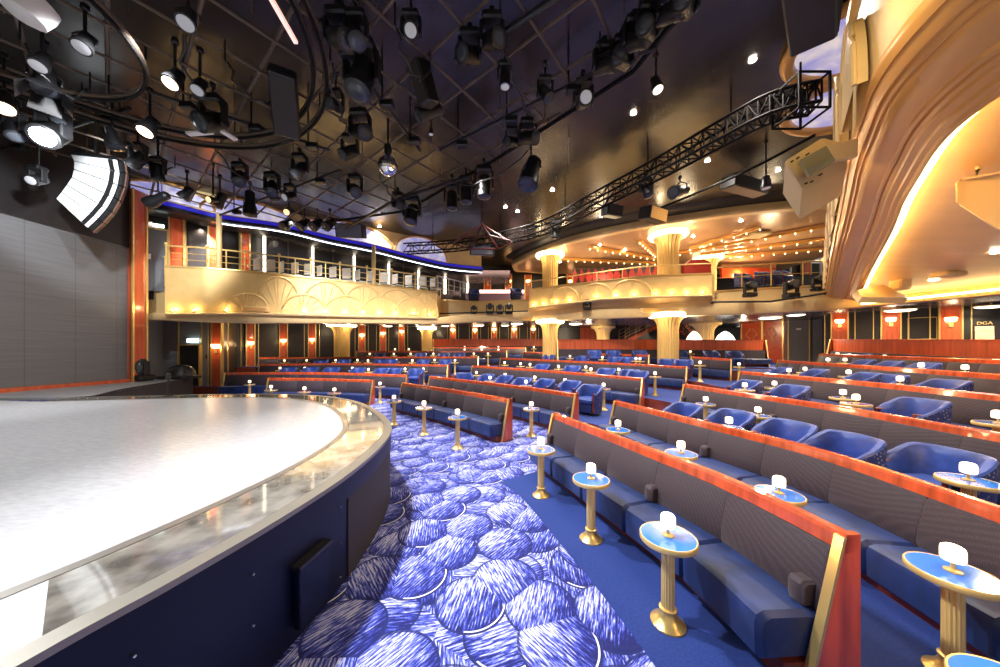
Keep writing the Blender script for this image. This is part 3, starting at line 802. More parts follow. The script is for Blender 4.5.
# rear stage wing with its dark riser
t = thing('stage_wing', (-11.5, 10, 0), 'grey stage wing with dark curved riser beside the screen', 'stage')
w = [G(95, 395.5, SH), G(125, 388.5, SH), G(160, 383, SH), G(193, 377.5, SH)]
fp = cr([V((-9.75, 7.12, SH))]+w, 4)
b = mb('stage_dark'); b.prism(fp+[V((-13.6, w[-1].y+.1, SH)), V((-12.6, 11.0, SH)), V((-12.6, 6.9, SH))], (0, 0, -.05)); obj('wing_floor', b, t)
b = mb('vent'); b.loft([[V((p.x, p.y, 0)), V((q.x, q.y, 0)), V((q.x, q.y, SH-.03)), V((p.x, p.y, SH-.03))] for p, q in zip(fp, off(fp, .06))]); obj('riser', b, t)
b = mb('vent'); b.loft([[V((p.x, p.y, SH-.03)), V((q.x, q.y, SH-.03)), V((q.x, q.y, SH+.005)), V((p.x, p.y, SH+.005))] for p, q in zip(off(fp, -.01), off(fp, .03))]); obj('riser_edge', b, t)
# --- screen wall ---------------------------------------------------------
sx = -12.75
b = mb('led'); b.box((sx-.05, 3.3, 3.28), (.1, 14.6, 4.48)); top('video_screen', b, 'huge dark grey video screen filling the rear of the stage', 'screen')
b = mb('orange'); b.box((sx+.02, 3.3, .97), (.16, 14.6, .15)); struct('trim_1', b, 'orange wooden skirting under the video screen')
b = mb('wallblack'); b.box((sx-.1, 3.0, 6.95), (.2, 15.4, 2.8)); struct('wall_stage', b, 'dark header wall above the video screen')
b = mb('orange'); b.box((-12.78, 10.85, 4.25), (.3, .36, 6.7)); b.use('goldtrim'); b.box((-12.6, 11.06, 4.25), (.05, .05, 6.7)); b.box((-12.6, 10.64, 4.25), (.05, .05, 6.7)); struct('trim_2', b, 'tall orange pilaster at the edge of the screen')
# --- lower walls ------------------------------------------------------------
WL = [(133, 11.6), (137, 12.8), (163, 14.2), (213, 14.2), (237, 18.4), (250, 19), (283, 20.5), (312, 21.5), (361, 23), (400, 24.5), (545, 25.2), (740, 25.2)]
WR = [(740, 21.5), (785, 19.5), (822, 18.5), (826, 15.8), (1000, 12.4), (1140, 10)]
wl = [plan(px, Z, 0) for px, Z in WL]; wr = [plan(px, Z, 0) for px, Z in WR]
struct('wall_left', wall(mb('wallgrey'), wl[:4], 0, 3.95), 'grey panelled side wall with a stage door')
struct('wall_side', wall(mb('wallblack'), wl[3:10], 0, 3.95), 'black lacquered side wall with orange pilasters')
struct('wall_back', wall(mb('wallblack'), wl[9:], 0, 3.95), 'black lacquered rear wall')
struct('wall_right', wall(mb('wallblack'), wr[2:], 0, 4.0), 'black lacquered rear wall at right')
struct('wall_right', wall(mb('red'), wr[:2], 0, 4.0), 'red lacquered wall beside the grey door')
struct('wall_right', wall(mb('doorgrey'), wr[1:3], 0, 4.0), 'grey wall portion at right')
def wpt(path, px):
    Z = ip(path, px)[0]; a = plan(px-2, ip(path, px-2)[0], 0); c = plan(px+2, ip(path, px+2)[0], 0); t = (c-a).normalized()
    return plan(px, Z, 0), t, V((t.y, -t.x, 0))
def rotm(t): return Matrix(((t.x, t.y, 0), (t.y, -t.x, 0), (0, 0, 1)))
NTR = [3]
def pilaster(path, px, z0, z1, w, sc=None, lab='', m='orange', edge='goldtrim'):
    p, t, n = wpt(path, px); Rm = Matrix(((t.x, -n.x, 0), (t.y, -n.y, 0), (0, 0, 1)))
    b = mb(m); b.cbox(p+n*.06+V((0, 0, (z0+z1)/2)), (w, .1, z1-z0), .012, Rm)
    b.use(edge)
    for s in (-1, 1):
        b.box(p+t*s*(w/2+.03)+n*.07+V((0, 0, (z0+z1)/2)), (.05, .13, z1-z0), Rm)
        b.box(p+t*s*(w/2+.26)+n*.02+V((0, 0, (z0+z1)/2)), (.03, .04, z1-z0), Rm)
    struct(f'trim_{NTR[0]}', b, lab or 'orange pilaster with gilt edges'); NTR[0] += 1
    if sc: sconce(p+n*.13+V((0, 0, sc)), Rm)
SC = []
def sconce(loc, Rm):
    i = len(SC); SC.append(loc)
    t = thing('wall_sconce', loc, SCL[i] if i < len(SCL) else 'glowing wall sconce', 'wall light', 'wall sconces on the orange pilasters')
    b = mb('brass'); b.lathe([(.03, -.22), (.045, -.1), (.09, -.06), (.1, -.03)], loc+V((0, 0, 0)), 12); b.cbox(loc+V((0, 0, -.1)), (.12, .08, .3), .01, Rm); obj('bracket', b, t)
    b = mb('sconce'); b.lathe([(.08, -.04), (.15, .02), (.17, .12), (.16, .16)], loc, 14); obj('glass_shade', b, t)
    if i < 11: point(loc+(Rm @ V((0, -.3, 0))), 9, (1, .68, .36), .1)
SCL = []
names = ['glowing sconce on the orange pilaster %s' % s for s in ('right of the grey stage door', 'second from the stage door', 'third from the stage door', 'fourth from the stage door', 'just right of the far left column', 'second right of the far left column', 'touching the slim column at back', 'first past the slim column at back', 'second past the slim column at back', 'third past the slim column at back', 'fourth past the slim column at back', 'last before the near centre column')]
SCL += names+['glowing sconce at right, nearest the grey door', 'glowing sconce at right, middle of the three', 'glowing sconce at right, beside the framed poster']
for px, y in ((218.5, 348), (249.7, 344.4), (283, 341.7), (312, 340.8), (361.7, 336.3), (382.6, 334.5), (402, 332.5), (420, 332), (453, 331), (475, 331), (494, 330.6), (514, 330.4), (533, 330.3)):
    if px == 420: continue
    p, t, n = wpt(WL, px); z = EYE-(y-HY)*p.y/F
    pilaster(WL if px > 225 else [(160, 14.1), (226, 14.1)], px, max(0, z-3), 3.9, .38, z)
for px, y in ((839.5, 323), (890.5, 321.4), (950, 321.4)):
    p, t, n = wpt(WR, px); z = EYE-(y-HY)*p.y/F
    pilaster(WR, px, .9, 3.95, .5, z)
    sp = p+n*.4+V((0, 0, z)); point(sp, 12)
# stage door in the grey wall
def door(path, pa, pb, yt, name, m, lab, frame_m='goldtrim', z0=0):
    a, t, n = wpt(path, (pa+pb)/2); A = wpt(path, pa)[0]; B = wpt(path, pb)[0]; z1 = EYE-(yt-HY)*a.y/F; w = (B-A).length; Rm = Matrix(((t.x, -n.x, 0), (t.y, -n.y, 0), (0, 0, 1)))
    b = mb(m); b.box(a+n*.03+V((0, 0, (z0+z1)/2)), (w-.1, .05, z1-z0), Rm); o = struct(name, b, lab)
    b = mb(frame_m)
    for s in (-1, 1): b.box(a+n*.05+t*s*w/2+V((0, 0, (z0+z1)/2)), (.06, .1, z1-z0), Rm)
    b.box(a+n*.05+V((0, 0, z1)), (w+.06, .1, .06), Rm); obj('door_frame', b, o)
    b = mb('metal'); b.tube([a+n*.08+t*(w*.36)+V((0, 0, z0+1.0)), a+n*.13+t*(w*.36)+V((0, 0, z0+1.0)), a+n*.13+t*(w*.24)+V((0, 0, z0+1.0))], .015); obj('door_handle', b, o)
    return a, t, n, z1, Rm
a, t, n, z1, Rm = door(WL, 180, 201, 345, 'door_1', 'black', 'black stage door in the grey side wall')
b = mb('exit'); b.box(a+n*.1+t*.2+V((0, 0, z1+.2)), (.5, .05, .16), Rm); top('exit_sign', b, 'small lit white sign above the black stage door', 'sign')
for px in (179, 202, 213):
    p, t, n = wpt(WL, px); b = mb('goldtrim'); b.box(p+n*.02+V((0, 0, 1.9)), (.04, .05, 3.8), Matrix(((t.x, -n.x, 0), (t.y, -n.y, 0), (0, 0, 1)))); struct(f'trim_{NTR[0]}', b, 'thin gilt wall trim'); NTR[0] += 1
p, t, n = wpt(WL, 209); b = mb('redtruss'); b.cbox(p+n*.06+V((0, 0, 1.75)), (.16, .09, .16), .01, Rm); top('fire_call_point', b, 'small red call point on the grey wall beside the stage door', 'alarm')
# right doors
door(WR, 742, 762, 318, 'door_2', 'red', 'left red lacquered door with gilt ornament')
door(WR, 763, 783, 318, 'door_3', 'red', 'right red lacquered door with gilt ornament')
for px in (752, 771):
    p, t, n = wpt(WR, px); b = mb('brass')
    for s in (-1, 1):
        b.tube(cr([p+n*.1+t*s*.25+V((0, 0, 2.5)), p+n*.1+t*s*.1+V((0, 0, 2.8)), p+n*.1+t*s*.28+V((0, 0, 3.1)), p+n*.1+t*s*.05+V((0, 0, 3.5))], 5), .025)
    top('door_ornament', b, 'curling gilt ornament on the %s red door' % ('left' if px == 752 else 'right'), 'ornament')
a, t, n, z1, Rm = door(WR, 788, 809, 316, 'door_4', 'doorgrey', 'plain grey door between red doors and partition')
b = mb('white'); b.box(a+n*.08+V((0, 0, 3.35)), (.22, .02, .1), Rm); top('door_plate', b, 'tiny white plate high on the plain grey door', 'sign')
# framed panels and notice on the right wall
for px in (922, 868):
    p, t, n = wpt(WR, px); Rm = Matrix(((t.x, -n.x, 0), (t.y, -n.y, 0), (0, 0, 1))); b = mb('brass_soft'); zc = 3.0
    hw = .38 if px == 922 else .02
    if px == 868: continue
    for s in (-1, 1): b.box(p+n*.03+t*s*hw+V((0, 0, zc)), (.02, .03, .95), Rm); b.box(p+n*.03+V((0, 0, zc+s*.475)), (2*hw, .03, .02), Rm)
    struct(f'trim_{NTR[0]}', b, 'thin gilt rectangle on the black wall'); NTR[0] += 1
p, t, n = wpt(WR, 984); Rm = Matrix(((t.x, -n.x, 0), (t.y, -n.y, 0), (0, 0, 1)))
b = mb('poster'); b.cbox(p+n*.05+V((0, 0, 2.73)), (.44, .03, .56), .005, Rm); top('wall_poster', b, 'small pale pink notice sheet on black wall at right edge', 'poster')
def text(s, loc, rot, size, m, lab, cat='sign', ext=.006):
    cu = bpy.data.curves.new('lettering', 'FONT'); cu.body = s; cu.size = size; cu.extrude = ext; cu.align_x = 'CENTER'; cu.align_y = 'CENTER'
    o = bpy.data.objects.new('tmp', cu); C.objects.link(o)
    dg = bpy.context.evaluated_depsgraph_get(); me = bpy.data.meshes.new_from_object(o.evaluated_get(dg)); bpy.data.objects.remove(o)
    me.materials.clear(); me.materials.append(M[m]); ob = bpy.data.objects.new('lettering', me); ob.location = loc; ob.rotation_euler = rot; C.objects.link(ob); return tag(ob, lab, cat)
text('DGA', p+n*.06+V((0, 0, 3.13)), (PI/2, 0, math.atan2(t.y, t.x)), .17, 'goldtrim', 'gilt letters DGA above the pale notice on the black wall')
# --- ceilings over the lower level ------------------------------------------
BP = [(130, 313, 319, 12.0), (165, 313, 320, 11.5), (250, 314, 323, 12.6), (345, 315.5, 323, 14.3), (437, 317.5, 324, 16.4), (470, 314, 322, 17.4), (530, 311, 320.5, 17.6), (560, 309, 320, 16.9), (600, 307, 318.5, 15.9), (700, 301, 315, 13.9), (760, 303, 313.5, 13.2), (825, 298, 310, 12.2), (860, 297, 307, 12.2), (905, 295, 302.5, 11.1), (1000, 279, 294, 9.3), (1150, 262, 280, 7.6)]
pxs = list(range(130, 1150, 12))
b = mb('cream'); rings = []
for px in pxs:
    yt, yb, Z = ip(BP, px); p = P(px, yb, Z); q = P(px, yt, Z); r = plan(px, Z+.35, 0)
    rings.append([p, V((r.x, r.y, p.z)), V((r.x, r.y, q.z)), q+V((0, .0, 0)), V((q.x, q.y, q.z))+V((q.x, q.y, 0)).normalized()*-.05-V((0, 0, (q.z-p.z)*.3)), p+V((p.x, p.y, 0)).normalized()*-.05+V((0, 0, (q.z-p.z)*.2))])
b.loft(rings); top('balcony_beam', b, 'long curving cream and gold beam under the balconies', 'beam')
# dark soffit behind the beam
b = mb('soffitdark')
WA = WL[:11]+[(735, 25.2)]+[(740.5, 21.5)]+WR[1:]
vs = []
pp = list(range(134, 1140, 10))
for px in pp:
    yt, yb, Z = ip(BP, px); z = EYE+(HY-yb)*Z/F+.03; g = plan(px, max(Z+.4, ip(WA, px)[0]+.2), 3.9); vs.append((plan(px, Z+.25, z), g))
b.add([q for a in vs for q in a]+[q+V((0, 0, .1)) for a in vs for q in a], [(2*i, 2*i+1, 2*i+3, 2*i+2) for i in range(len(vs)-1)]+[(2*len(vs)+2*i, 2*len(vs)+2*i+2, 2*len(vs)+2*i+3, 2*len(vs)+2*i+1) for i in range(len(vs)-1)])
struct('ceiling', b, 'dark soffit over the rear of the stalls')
# glowing oval ceiling discs
for i, (px, y, w) in enumerate(((252, 319.5, 11), (445, 325.7, 9), (479, 325.4, 10), (505, 325.4, 8), (517, 323.8, 12), (575.5, 324, 13), (388, 326, 9), (770, 318, 24), (796, 314.8, 20), (900, 310.3, 34), (991, 306.5, 36))):
    Zb = ip(BP, px)[-1]; z = 3.72; p = G(px, y, z)
    if p.y < Zb+.6: p = plan(px, Zb+.75, EYE+(HY-y)*(Zb+.75)/F)
    r = w*p.y/F/2/math.sqrt(1+((px-CX)/F)**2)
    t = thing('ceiling_light', p, 'glowing round ceiling light under the balcony, %s' % ['beside the left stage wall', 'left of the low centre parapet', 'below the parapet spotlights', 'small, near the centre column', 'just left of the centre column', 'right of the far centre column', 'left of the slim back column', 'over the red doors', 'over the grey door', 'over the right partition', 'at the right edge'][i], 'ceiling light', 'round lights under the balcony')
    b = mb('disc'); b.lathe([(r*.7, -.05), (r*.95, -.02), (r, .0)], p, 24); obj('diffuser', b, t)
    b = mb('brass_soft'); b.lathe([(r, .0), (r*1.05, .01), (r*1.05, .03), (r, .05)], p, 24); b.lathe([(.03, .05), (.03, max(.1, 3.9-p.z))], p, 8); obj('rim', b, t)
    if px > 700 or px in (252,): spot(p+V((0, 0, -.12)), p+V((0, 0, -2)), 260, (1, .85, .62), 160)
for px, Z in ((270, 16), (320, 17.5), (370, 18), (430, 20), (480, 21), (530, 20), (600, 20), (650, 21), (700, 17)):
    spot(plan(px, Z, 3.65), plan(px, Z, 0), 700, (1, .82, .58), 165, .9, .15)
# --- left balcony ------------------------------------------------------------
FP = [(165, 267, 313, 11.4), (205, 268.5, 313, 11.9), (250, 272, 313, 12.6), (300, 277, 314, 13.4), (345, 282, 315.5, 14.3), (395, 287.5, 316.5, 15.4), (437, 292.5, 317.5, 16.4)]
def fascia(FP, name, lab, n=10, m='gold'):
    t = thing(name, P(FP[0][0], FP[0][2], FP[0][-1]), lab, 'balcony')
    pts = []
    for i in range(len(FP)-1):
        for k in range(n):
            px = FP[i][0]+(FP[i+1][0]-FP[i][0])*k/n; pts.append((px,)+ip(FP, px))
    pts.append(FP[-1])
    b = mb(m); rr = []
    for px, yt, yb, Z in pts:
        a, c = P(px, yb, Z), P(px, yt, Z); o = V((a.x, a.y, 0)).normalized()*.16
        rr.append([a, a+o, c+o, c])
    b.loft(rr); obj('fascia', b, t)
    b = mb('goldtrim'); rr = []
    for px, yt, yb, Z in pts:
        c = P(px, yt, Z); o = V((c.x, c.y, 0)).normalized(); rr.append([c-o*.05, c+o*.2, c+o*.2+V((0, 0, .05)), c-o*.05+V((0, 0, .05))])
    b.loft(rr); obj('coping', b, t)
    b = mb('cream'); rr = []
    for px, yt, yb, Z in pts:
        a = P(px, yb, Z); o = V((a.x, a.y, 0)).normalized()
        rr.append([a+o*.1+V((0, 0, -.02)), a-o*.22+V((0, 0, -.10)), a-o*.26+V((0, 0, -.04)), a-o*.2+V((0, 0, .0)), a+o*.1+V((0, 0, .04))])
    b.loft(rr); obj('ledge', b, t)
    return t
def scallop(FPx, t, px, wpx, ypk, yb=None, out=.03, ribs=9):
    """fan-shaped shell relief on the fascia centred at bearing px"""
    yt0, yb0, Z = ip(FPx, px); yb = yb or yb0
    base = P(px, yb, Z); o = V((base.x, base.y, 0)).normalized()*-out; b = mb('gold')
    arch = []
    for k in range(17):
        a = PI*k/16; q = px-wpx*math.cos(a); Zq = ip(FPx, q)[-1]; yq = yb-(yb-ypk)*(math.sin(a)**.8)*(.999); arch.append(P(q, yq, Zq)+o)
    b.tube(arch, .045, 8)
    f = [base+o*.6]+[p-o*.0 for p in arch]
    b.add(f+[p-o*1.2 for p in f], [(0, i+1, i) if 0 else (0, i, i+1) for i in range(1, 17)]+[(i, i+18, i+19, i+1) for i in range(1, 17)])
    for k in range(1, ribs): 
        a = arch[int(16*k/ribs)]; b.tube([base.lerp(a, .12)+o*.2, base.lerp(a, .55)+o*.5, a], [.012, .018, .024], 5)
    obj('shell_relief', b, t)
tb = fascia(FP, 'balcony', 'long golden balcony front with shell reliefs at left')
for px, w in ((240, 17), (278, 19), (325, 20), (363, 18), (396, 17), (424, 12)):
    if px > 260: scallop(FP, tb, px, w*1.15, ip(FP, px)[0]+2, out=.03)
for px, w in ((247, 19), (303, 19), (345, 19), (380, 17), (412, 15)):
    scallop(FP, tb, px, w*1.1, ip(FP, px)[1]-19, out=.07)
# uplights on the ledge
def uplight(FPx, px, pw, label, grp):
    yt, yb, Z = ip(FPx, px); a = P(px, yb, Z); o = V((a.x, a.y, 0)).normalized(); p = a-o*.14+V((0, 0, .02))
    t = thing('uplight', p, label, 'light', grp)
    b = mb('brass'); b.lathe([(.05, 0), (.06, .05)], p, 10); obj('housing', b, t); b = mb('upl'); b.lathe([(.045, .05), (.03, .065)], p, 10); obj('lens', b, t)
    point(p+V((0, 0, .15))-o*.05, pw, (1, .72, .32), .04)
ul = [172, 194, 226, 262, 304, 325, 345, 363, 380, 396, 414, 430]
for i, px in enumerate(ul): uplight(FP, px, 5, 'small glowing uplight on the left balcony ledge, %s from left' % (ORD[i]), 'uplights on the left balcony ledge')
# end return and left box
t = thing('balcony', P(132, 315, 12.2), 'plain cream balcony box beside the screen pilaster', 'balcony')
a0, a1 = P(133, 315, 12.2), P(166, 315, 12.0); z1 = P(133, 289, 12.2).z
b = mb('cream'); b.prism([a0, a1, V((a1.x, a1.y, z1)), V((a0.x, a0.y, z1))], (-.05, .15, 0)); obj('fascia', b, t)
e0 = P(437, 317.5, 16.4); e0t = P(437, 292.5, 16.4)
b = mb('gold'); b.prism([e0, e0+V((-.15, 2.0, 0)), e0t+V((-.15, 2.0, 0)), e0t], (-.15, 0, 0)); struct(f'trim_{NTR[0]}', b, 'return end of the left golden balcony front'); NTR[0] += 1
# vents on fascias
for i, (px, y, FPx, w) in enumerate(((256, 309, FP, 24), (413, 315.5, FP, 13))):
    Z = ip(FPx, px)[-1]-.12; p = P(px, y, Z); t = wpt([(q[0], q[-1]) for q in FPx], px)[1]
    b = mb('cream'); b.cbox(p, (w*Z/F*.9, .12, .2), .02, Matrix(((t.x, -t.y, 0), (t.y, t.x, 0), (0, 0, 1)))); b.use('mould'); b.box(p+V((0, -.07, -.01)), (w*Z/F*.75, .03, .10), Matrix(((t.x, -t.y, 0), (t.y, t.x, 0), (0, 0, 1))))
    top('fascia_speaker', b, 'small cream slot speaker on the left balcony front, %s' % ('near its left end' if i == 0 else 'near its right end'), 'speaker')
# railing
def railing(RP, h, lab, step=.8, mids=(.33, .66), m='brass_soft', posts_extra=False, knob=False):
    pts = [P(px, y, Z)+V((0, 0, .04)) for px, y, Z in RP]; path = cr(pts, 6); L = arclen(path)
    t = thing('railing', path[0], lab, 'railing')
    obj('handrail', mb(m).tube([p+V((0, 0, h)) for p in path], .032, 8), t)
    for f in mids: obj('mid_rail', mb(m).tube([p+V((0, 0, h*f)) for p in path], .014, 6), t)
    n = max(2, int(L[-1]/step))
    for i in range(n+1):
        p = at_len(path, L, L[-1]*i/n); b = mb(m); b.lathe([(.022, 0), (.022, h)], p, 8)
        if knob and i % 2 == 0: b.lathe([(.03, h), (.06, h+.05), (.05, h+.1), (.01, h+.13)], p, 10)
        obj('post', b, t)
    return t
railing([(q[0]+(1 if i == 0 else 0), q[1], q[-1]+.1) for i, q in enumerate(FP)], .75, 'brass railing along the top of the left golden balcony', .55, knob=True)
railing([(134, 288, 12.2), (165, 287.5, 12.0)], 1.15, 'short brass railing on the cream box beside the screen', .6, (.6,))
LPp = [(440, 300, 318, 18.2), (475, 302, 318, 18.2), (512, 301, 318, 18.0), (529, 300, 317, 17.8)]
tl = fascia(LPp, 'balcony', 'low cream parapet between the golden balcony fronts', 4, 'cream')
railing([(438, 293, 17.2), (452, 296, 17.8), (466, 299, 18.1)], .9, 'pale railing beyond the end of the left balcony', .35, (.3, .6), 'white')
# --- centre balcony -----------------------------------------------------------
FC = [(529, 290, 307.5, 17.3), (560, 286, 304, 16.5), (600, 281.5, 299, 15.6), (650, 276, 296.5, 14.5), (712, 274, 295, 13.5)]
tc_ = fascia(FC, 'balcony', 'golden balcony front with large arches around the near centre column', 8)
for px, w in ((565, 14), (597, 16), (632, 20)): scallop(FC, tc_, px, w, ip(FC, px)[0]+2, ribs=2, out=.04)
for i, px in enumerate((533, 543, 555, 569, 596, 615, 634, 656, 672, 688, 703)): uplight(FC, px, 4.5, 'small glowing uplight on the centre balcony ledge, %s from left' % ORD[i], 'uplights on the centre balcony ledge')
b = mb('gold'); rr = []
for px in range(529, 716, 8):
    yt, yb, Z = ip(FC, px); a = P(px, yb, Z); y2 = ip(BP, px)[0]; Zb = ip(BP, px)[-1]; c = P(px, y2, Zb); rr.append([a+V((0, .1, 0)), a+V((0, 0, -.08)), c+V((0, -.02, .0)), c+V((0, .3, 0))])
b.loft(rr); struct(f'trim_{NTR[0]}', b, 'sloping gilt moulding under the centre balcony'); NTR[0] += 1
railing([(529, 290, 17.4), (565, 285.5, 16.5), (610, 280, 15.5), (650, 276, 14.6), (712, 274, 13.6)], .42, 'thin brass rail along the top of the centre balcony', 1.2, ())
FR = [(713, 292, 303, 13.9), (760, 289, 303, 13.6), (800, 287, 300, 13.2), (838, 285, 298, 12.8)]
fascia(FR, 'balcony', 'low cream parapet right of the arched balcony front', 5, 'cream')
railing([(714, 290, 13.9), (760, 287, 13.6), (836, 284, 12.9)], .95, 'slim dark gold railing above the low right parapet', 1.1, (.5,))
b = mb('gold'); p = P(712, 303, 13.6); q = P(712, 274, 13.5); b.prism([p, p+V((.1, 1.2, 0)), V((q.x+.1, q.y+1.2, q.z)), q], (.12, 0, 0)); struct(f'trim_{NTR[0]}', b, 'end return of the arched balcony front'); NTR[0] += 1
for i, (px, y, w) in enumerate(((650, 310.5, 20), (527, 319, 12))):
    Z = ip(BP, px)[-1]-.15; p = P(px, y, Z); b = mb('cream'); b.cbox(p, (w*Z/F, .14, .22), .02); b.use('mould'); b.box(p+V((0, -.08, 0)), (w*Z/F*.8, .03, .12)); top('fascia_speaker', b, 'cream slot speaker on the long beam, %s' % ('below the arched balcony' if i == 0 else 'left of the centre column'), 'speaker')
# balcony floors
for nm, pth, bz in (('left', FP, 4.25), ('centre', LPp+FC+FR, 4.55)):
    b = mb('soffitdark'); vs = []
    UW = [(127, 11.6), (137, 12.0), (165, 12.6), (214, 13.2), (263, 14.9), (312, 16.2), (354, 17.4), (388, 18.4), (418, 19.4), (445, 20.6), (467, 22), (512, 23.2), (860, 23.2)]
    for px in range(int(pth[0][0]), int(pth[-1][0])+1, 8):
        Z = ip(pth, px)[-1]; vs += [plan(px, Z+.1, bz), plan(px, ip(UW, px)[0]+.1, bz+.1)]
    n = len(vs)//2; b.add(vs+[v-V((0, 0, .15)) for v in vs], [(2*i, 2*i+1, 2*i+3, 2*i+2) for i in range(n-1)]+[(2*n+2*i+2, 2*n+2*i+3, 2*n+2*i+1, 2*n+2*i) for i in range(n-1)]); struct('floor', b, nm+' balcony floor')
# --- upper walls -----------------------------------------------------------
UWL = [(127, 11.3), (137, 11.7), (174, 12.2), (214, 12.8), (263, 14.4), (312, 15.8), (354, 16.9), (388, 18), (418, 19), (445, 20), (467, 22), (512, 23), (860, 23.2)]
uw = [plan(px, Z+.15, 0) for px, Z in UWL]
struct('wall_upper', wall(mb('wallblack'), uw[:11], 4.0, 8.3), 'dark panelled wall behind the left balcony')
struct('wall_upper', wall(mb('wallblack'), uw[10:], 4.0, 8.6), 'dark wall at the rear of the upper level')
def ustrip(px, yt, yb, w, m, lab, nm=None):
    p, t, n = wpt(UWL, px); p = p+n*.0; z1 = EYE+(HY-yt)*p.y/F; z0 = EYE+(HY-yb)*p.y/F
    Rm = Matrix(((t.x, -n.x, 0), (t.y, -n.y, 0), (0, 0, 1)))
    b = mb(m); b.box(p+n*.05+V((0, 0, (z0+z1)/2)), (w, .12, z1-z0), Rm)
    if m in ('orange', 'red'):
        b.use('goldtrim')
        for s in (-1, 1): b.box(p+t*s*(w/2+.03)+n*.06+V((0, 0, (z0+z1)/2)), (.05, .16, z1-z0), Rm)
    struct(f'trim_{NTR[0]}', b, lab); NTR[0] += 1
    return p, t, n, Rm
for px, yt, yb, w in ((178, 206, 268, .36), (214, 216, 270, .30), (244, 226, 275, .26)): ustrip(px, yt, yb, w, 'orange', 'orange upper pilaster')
for px, yt, yb in ((264, 236, 275), (312.6, 245, 282), (354, 252, 288), (388.5, 258, 292), (418.4, 263, 292), (444.6, 267, 294), (467.4, 276, 292)):
    p, t, n, Rm = ustrip(px, yt, yb, .10, 'panelglow', 'lit white strip pilaster')
for px, yt, yb in ((288, 240, 278), (333, 248, 285), (372, 255, 290), (403, 260, 292)): ustrip(px, yt, yb, .03, 'steel', 'dark panel joint')
for px, y0, y1, Z in ((219, 215, 268, 12.2), (373.7, 246, 288, 15.2)):
    p = plan(px, Z, 0); b = mb('cream'); b.lathe([(.09, EYE+(HY-y1)*Z/F), (.09, EYE+(HY-y0)*Z/F)], p, 16); top('pole', b, 'slim cream pole on the left balcony, %s' % ('left one' if px < 300 else 'right one'), 'pole')
# door at upper left with green-white exit sign
p, t, n = wpt(UWL, 152); Rm = Matrix(((t.x, -n.x, 0), (t.y, -n.y, 0), (0, 0, 1))); z0, z1 = 4.3, EYE+(HY-229)*p.y/F
b = mb('doorgrey'); b.box(p+n*.05+V((0, 0, (z0+z1)/2)), (.85, .06, z1-z0), Rm); o = struct('door_5', b, 'grey upper door beside the screen pilaster')
b = mb('goldtrim')
for s in (-1, 1): b.box(p+n*.08+t*s*.46+V((0, 0, (z0+z1)/2)), (.05, .06, z1-z0), Rm)
b.box(p+n*.08+V((0, 0, z1)), (.97, .06, .05), Rm); obj('door_frame', b, o)
b = mb('exit'); b.box(p+n*.14+t*.22+V((0, 0, z1+.12)), (.30, .05, .12), Rm); top('exit_sign', b, 'lit pale green exit sign above the upper grey door', 'sign')
b = mb('white'); b.box(p+n*.1+t*-.1+V((0, 0, 5.6)), (.2, .02, .2), Rm); top('door_notice', b, 'small white notice on the upper grey door', 'sign')
# --- cornice, frieze and lunettes on the left -------------------------------
CP = [(105, 189, 10.5), (127, 194.5, 11), (174, 203.5, 11.6), (221, 215, 12.3), (282, 224, 13.6), (330, 236, 14.6), (372, 244.7, 15.5), (411, 255, 16.6), (449, 263.5, 17.6), (482, 267, 18.6)]
cp = cr([P(*q) for q in CP], 6)
b = mb('wallblack'); b.sweep(cp, [(-.9, -.34), (.0, -.30), (.06, -.25), (.06, 0), (-.9, 0)]); t = top('cornice', b, 'long dark cornice over the left balcony lined with blue light', 'cornice')
obj('blue_light_strip', mb('blue').sweep(cp, [(.05, -.16), (.08, -.15), (.08, -.02), (.05, -.01)]), t); obj('white_light_strip', mb('ledwhite').sweep(cp[18:], [(-.04, -.35), (.0, -.35), (.0, -.32), (-.04, -.32)]), t)
CZ = 8.2
b = mb('cream'); q = off(cp, .1); b.loft([[p, p+V((0, .1, 0)), V((p.x, p.y+.1, CZ)), V((p.x, p.y, CZ))] for p in q]); struct('wall_frieze', b, 'pale frieze above the cornice')
for i, (p0, p1) in enumerate(((112, 215), (200, 300), (296, 392), (395, 447))):
    # half-ellipse light boxes standing on the cornice
    arc = []; n = 20
    for k in range(n+1):
        a = PI*k/n; px = (p0+p1)/2-(p1-p0)/2*math.cos(a); r = ip(CP, px); Z = r[-1]-.12; zb = EYE+(HY-r[0])*r[-1]/F
        arc.append(plan(px, Z, zb+.02+(CZ-.06-zb)*math.sin(a)))
    cen = arc[0].lerp(arc[-1], .5); b = mb('cloud'); base = []
    for k in range(n+1):
        px = (p0+p1)/2-(p1-p0)/2*math.cos(PI*k/n); r = ip(CP, px); base.append(plan(px, r[-1]-.12, EYE+(HY-r[0])*r[-1]/F+.02))
    b.loft([[x+V((0, -.0, 0)), y, y+V((0, .06, 0)), x+V((0, .06, 0))] for x, y in zip(base, arc)])
    t = top('lunette', b, 'blue cloud-painted lit lunette above the cornice, %s from left' % ORD[i], 'light panel', 'cloud lunettes above the left cornice')
    b = mb('mould'); b.tube(arc, .05, 8); obj('lunette_frame', b, t)
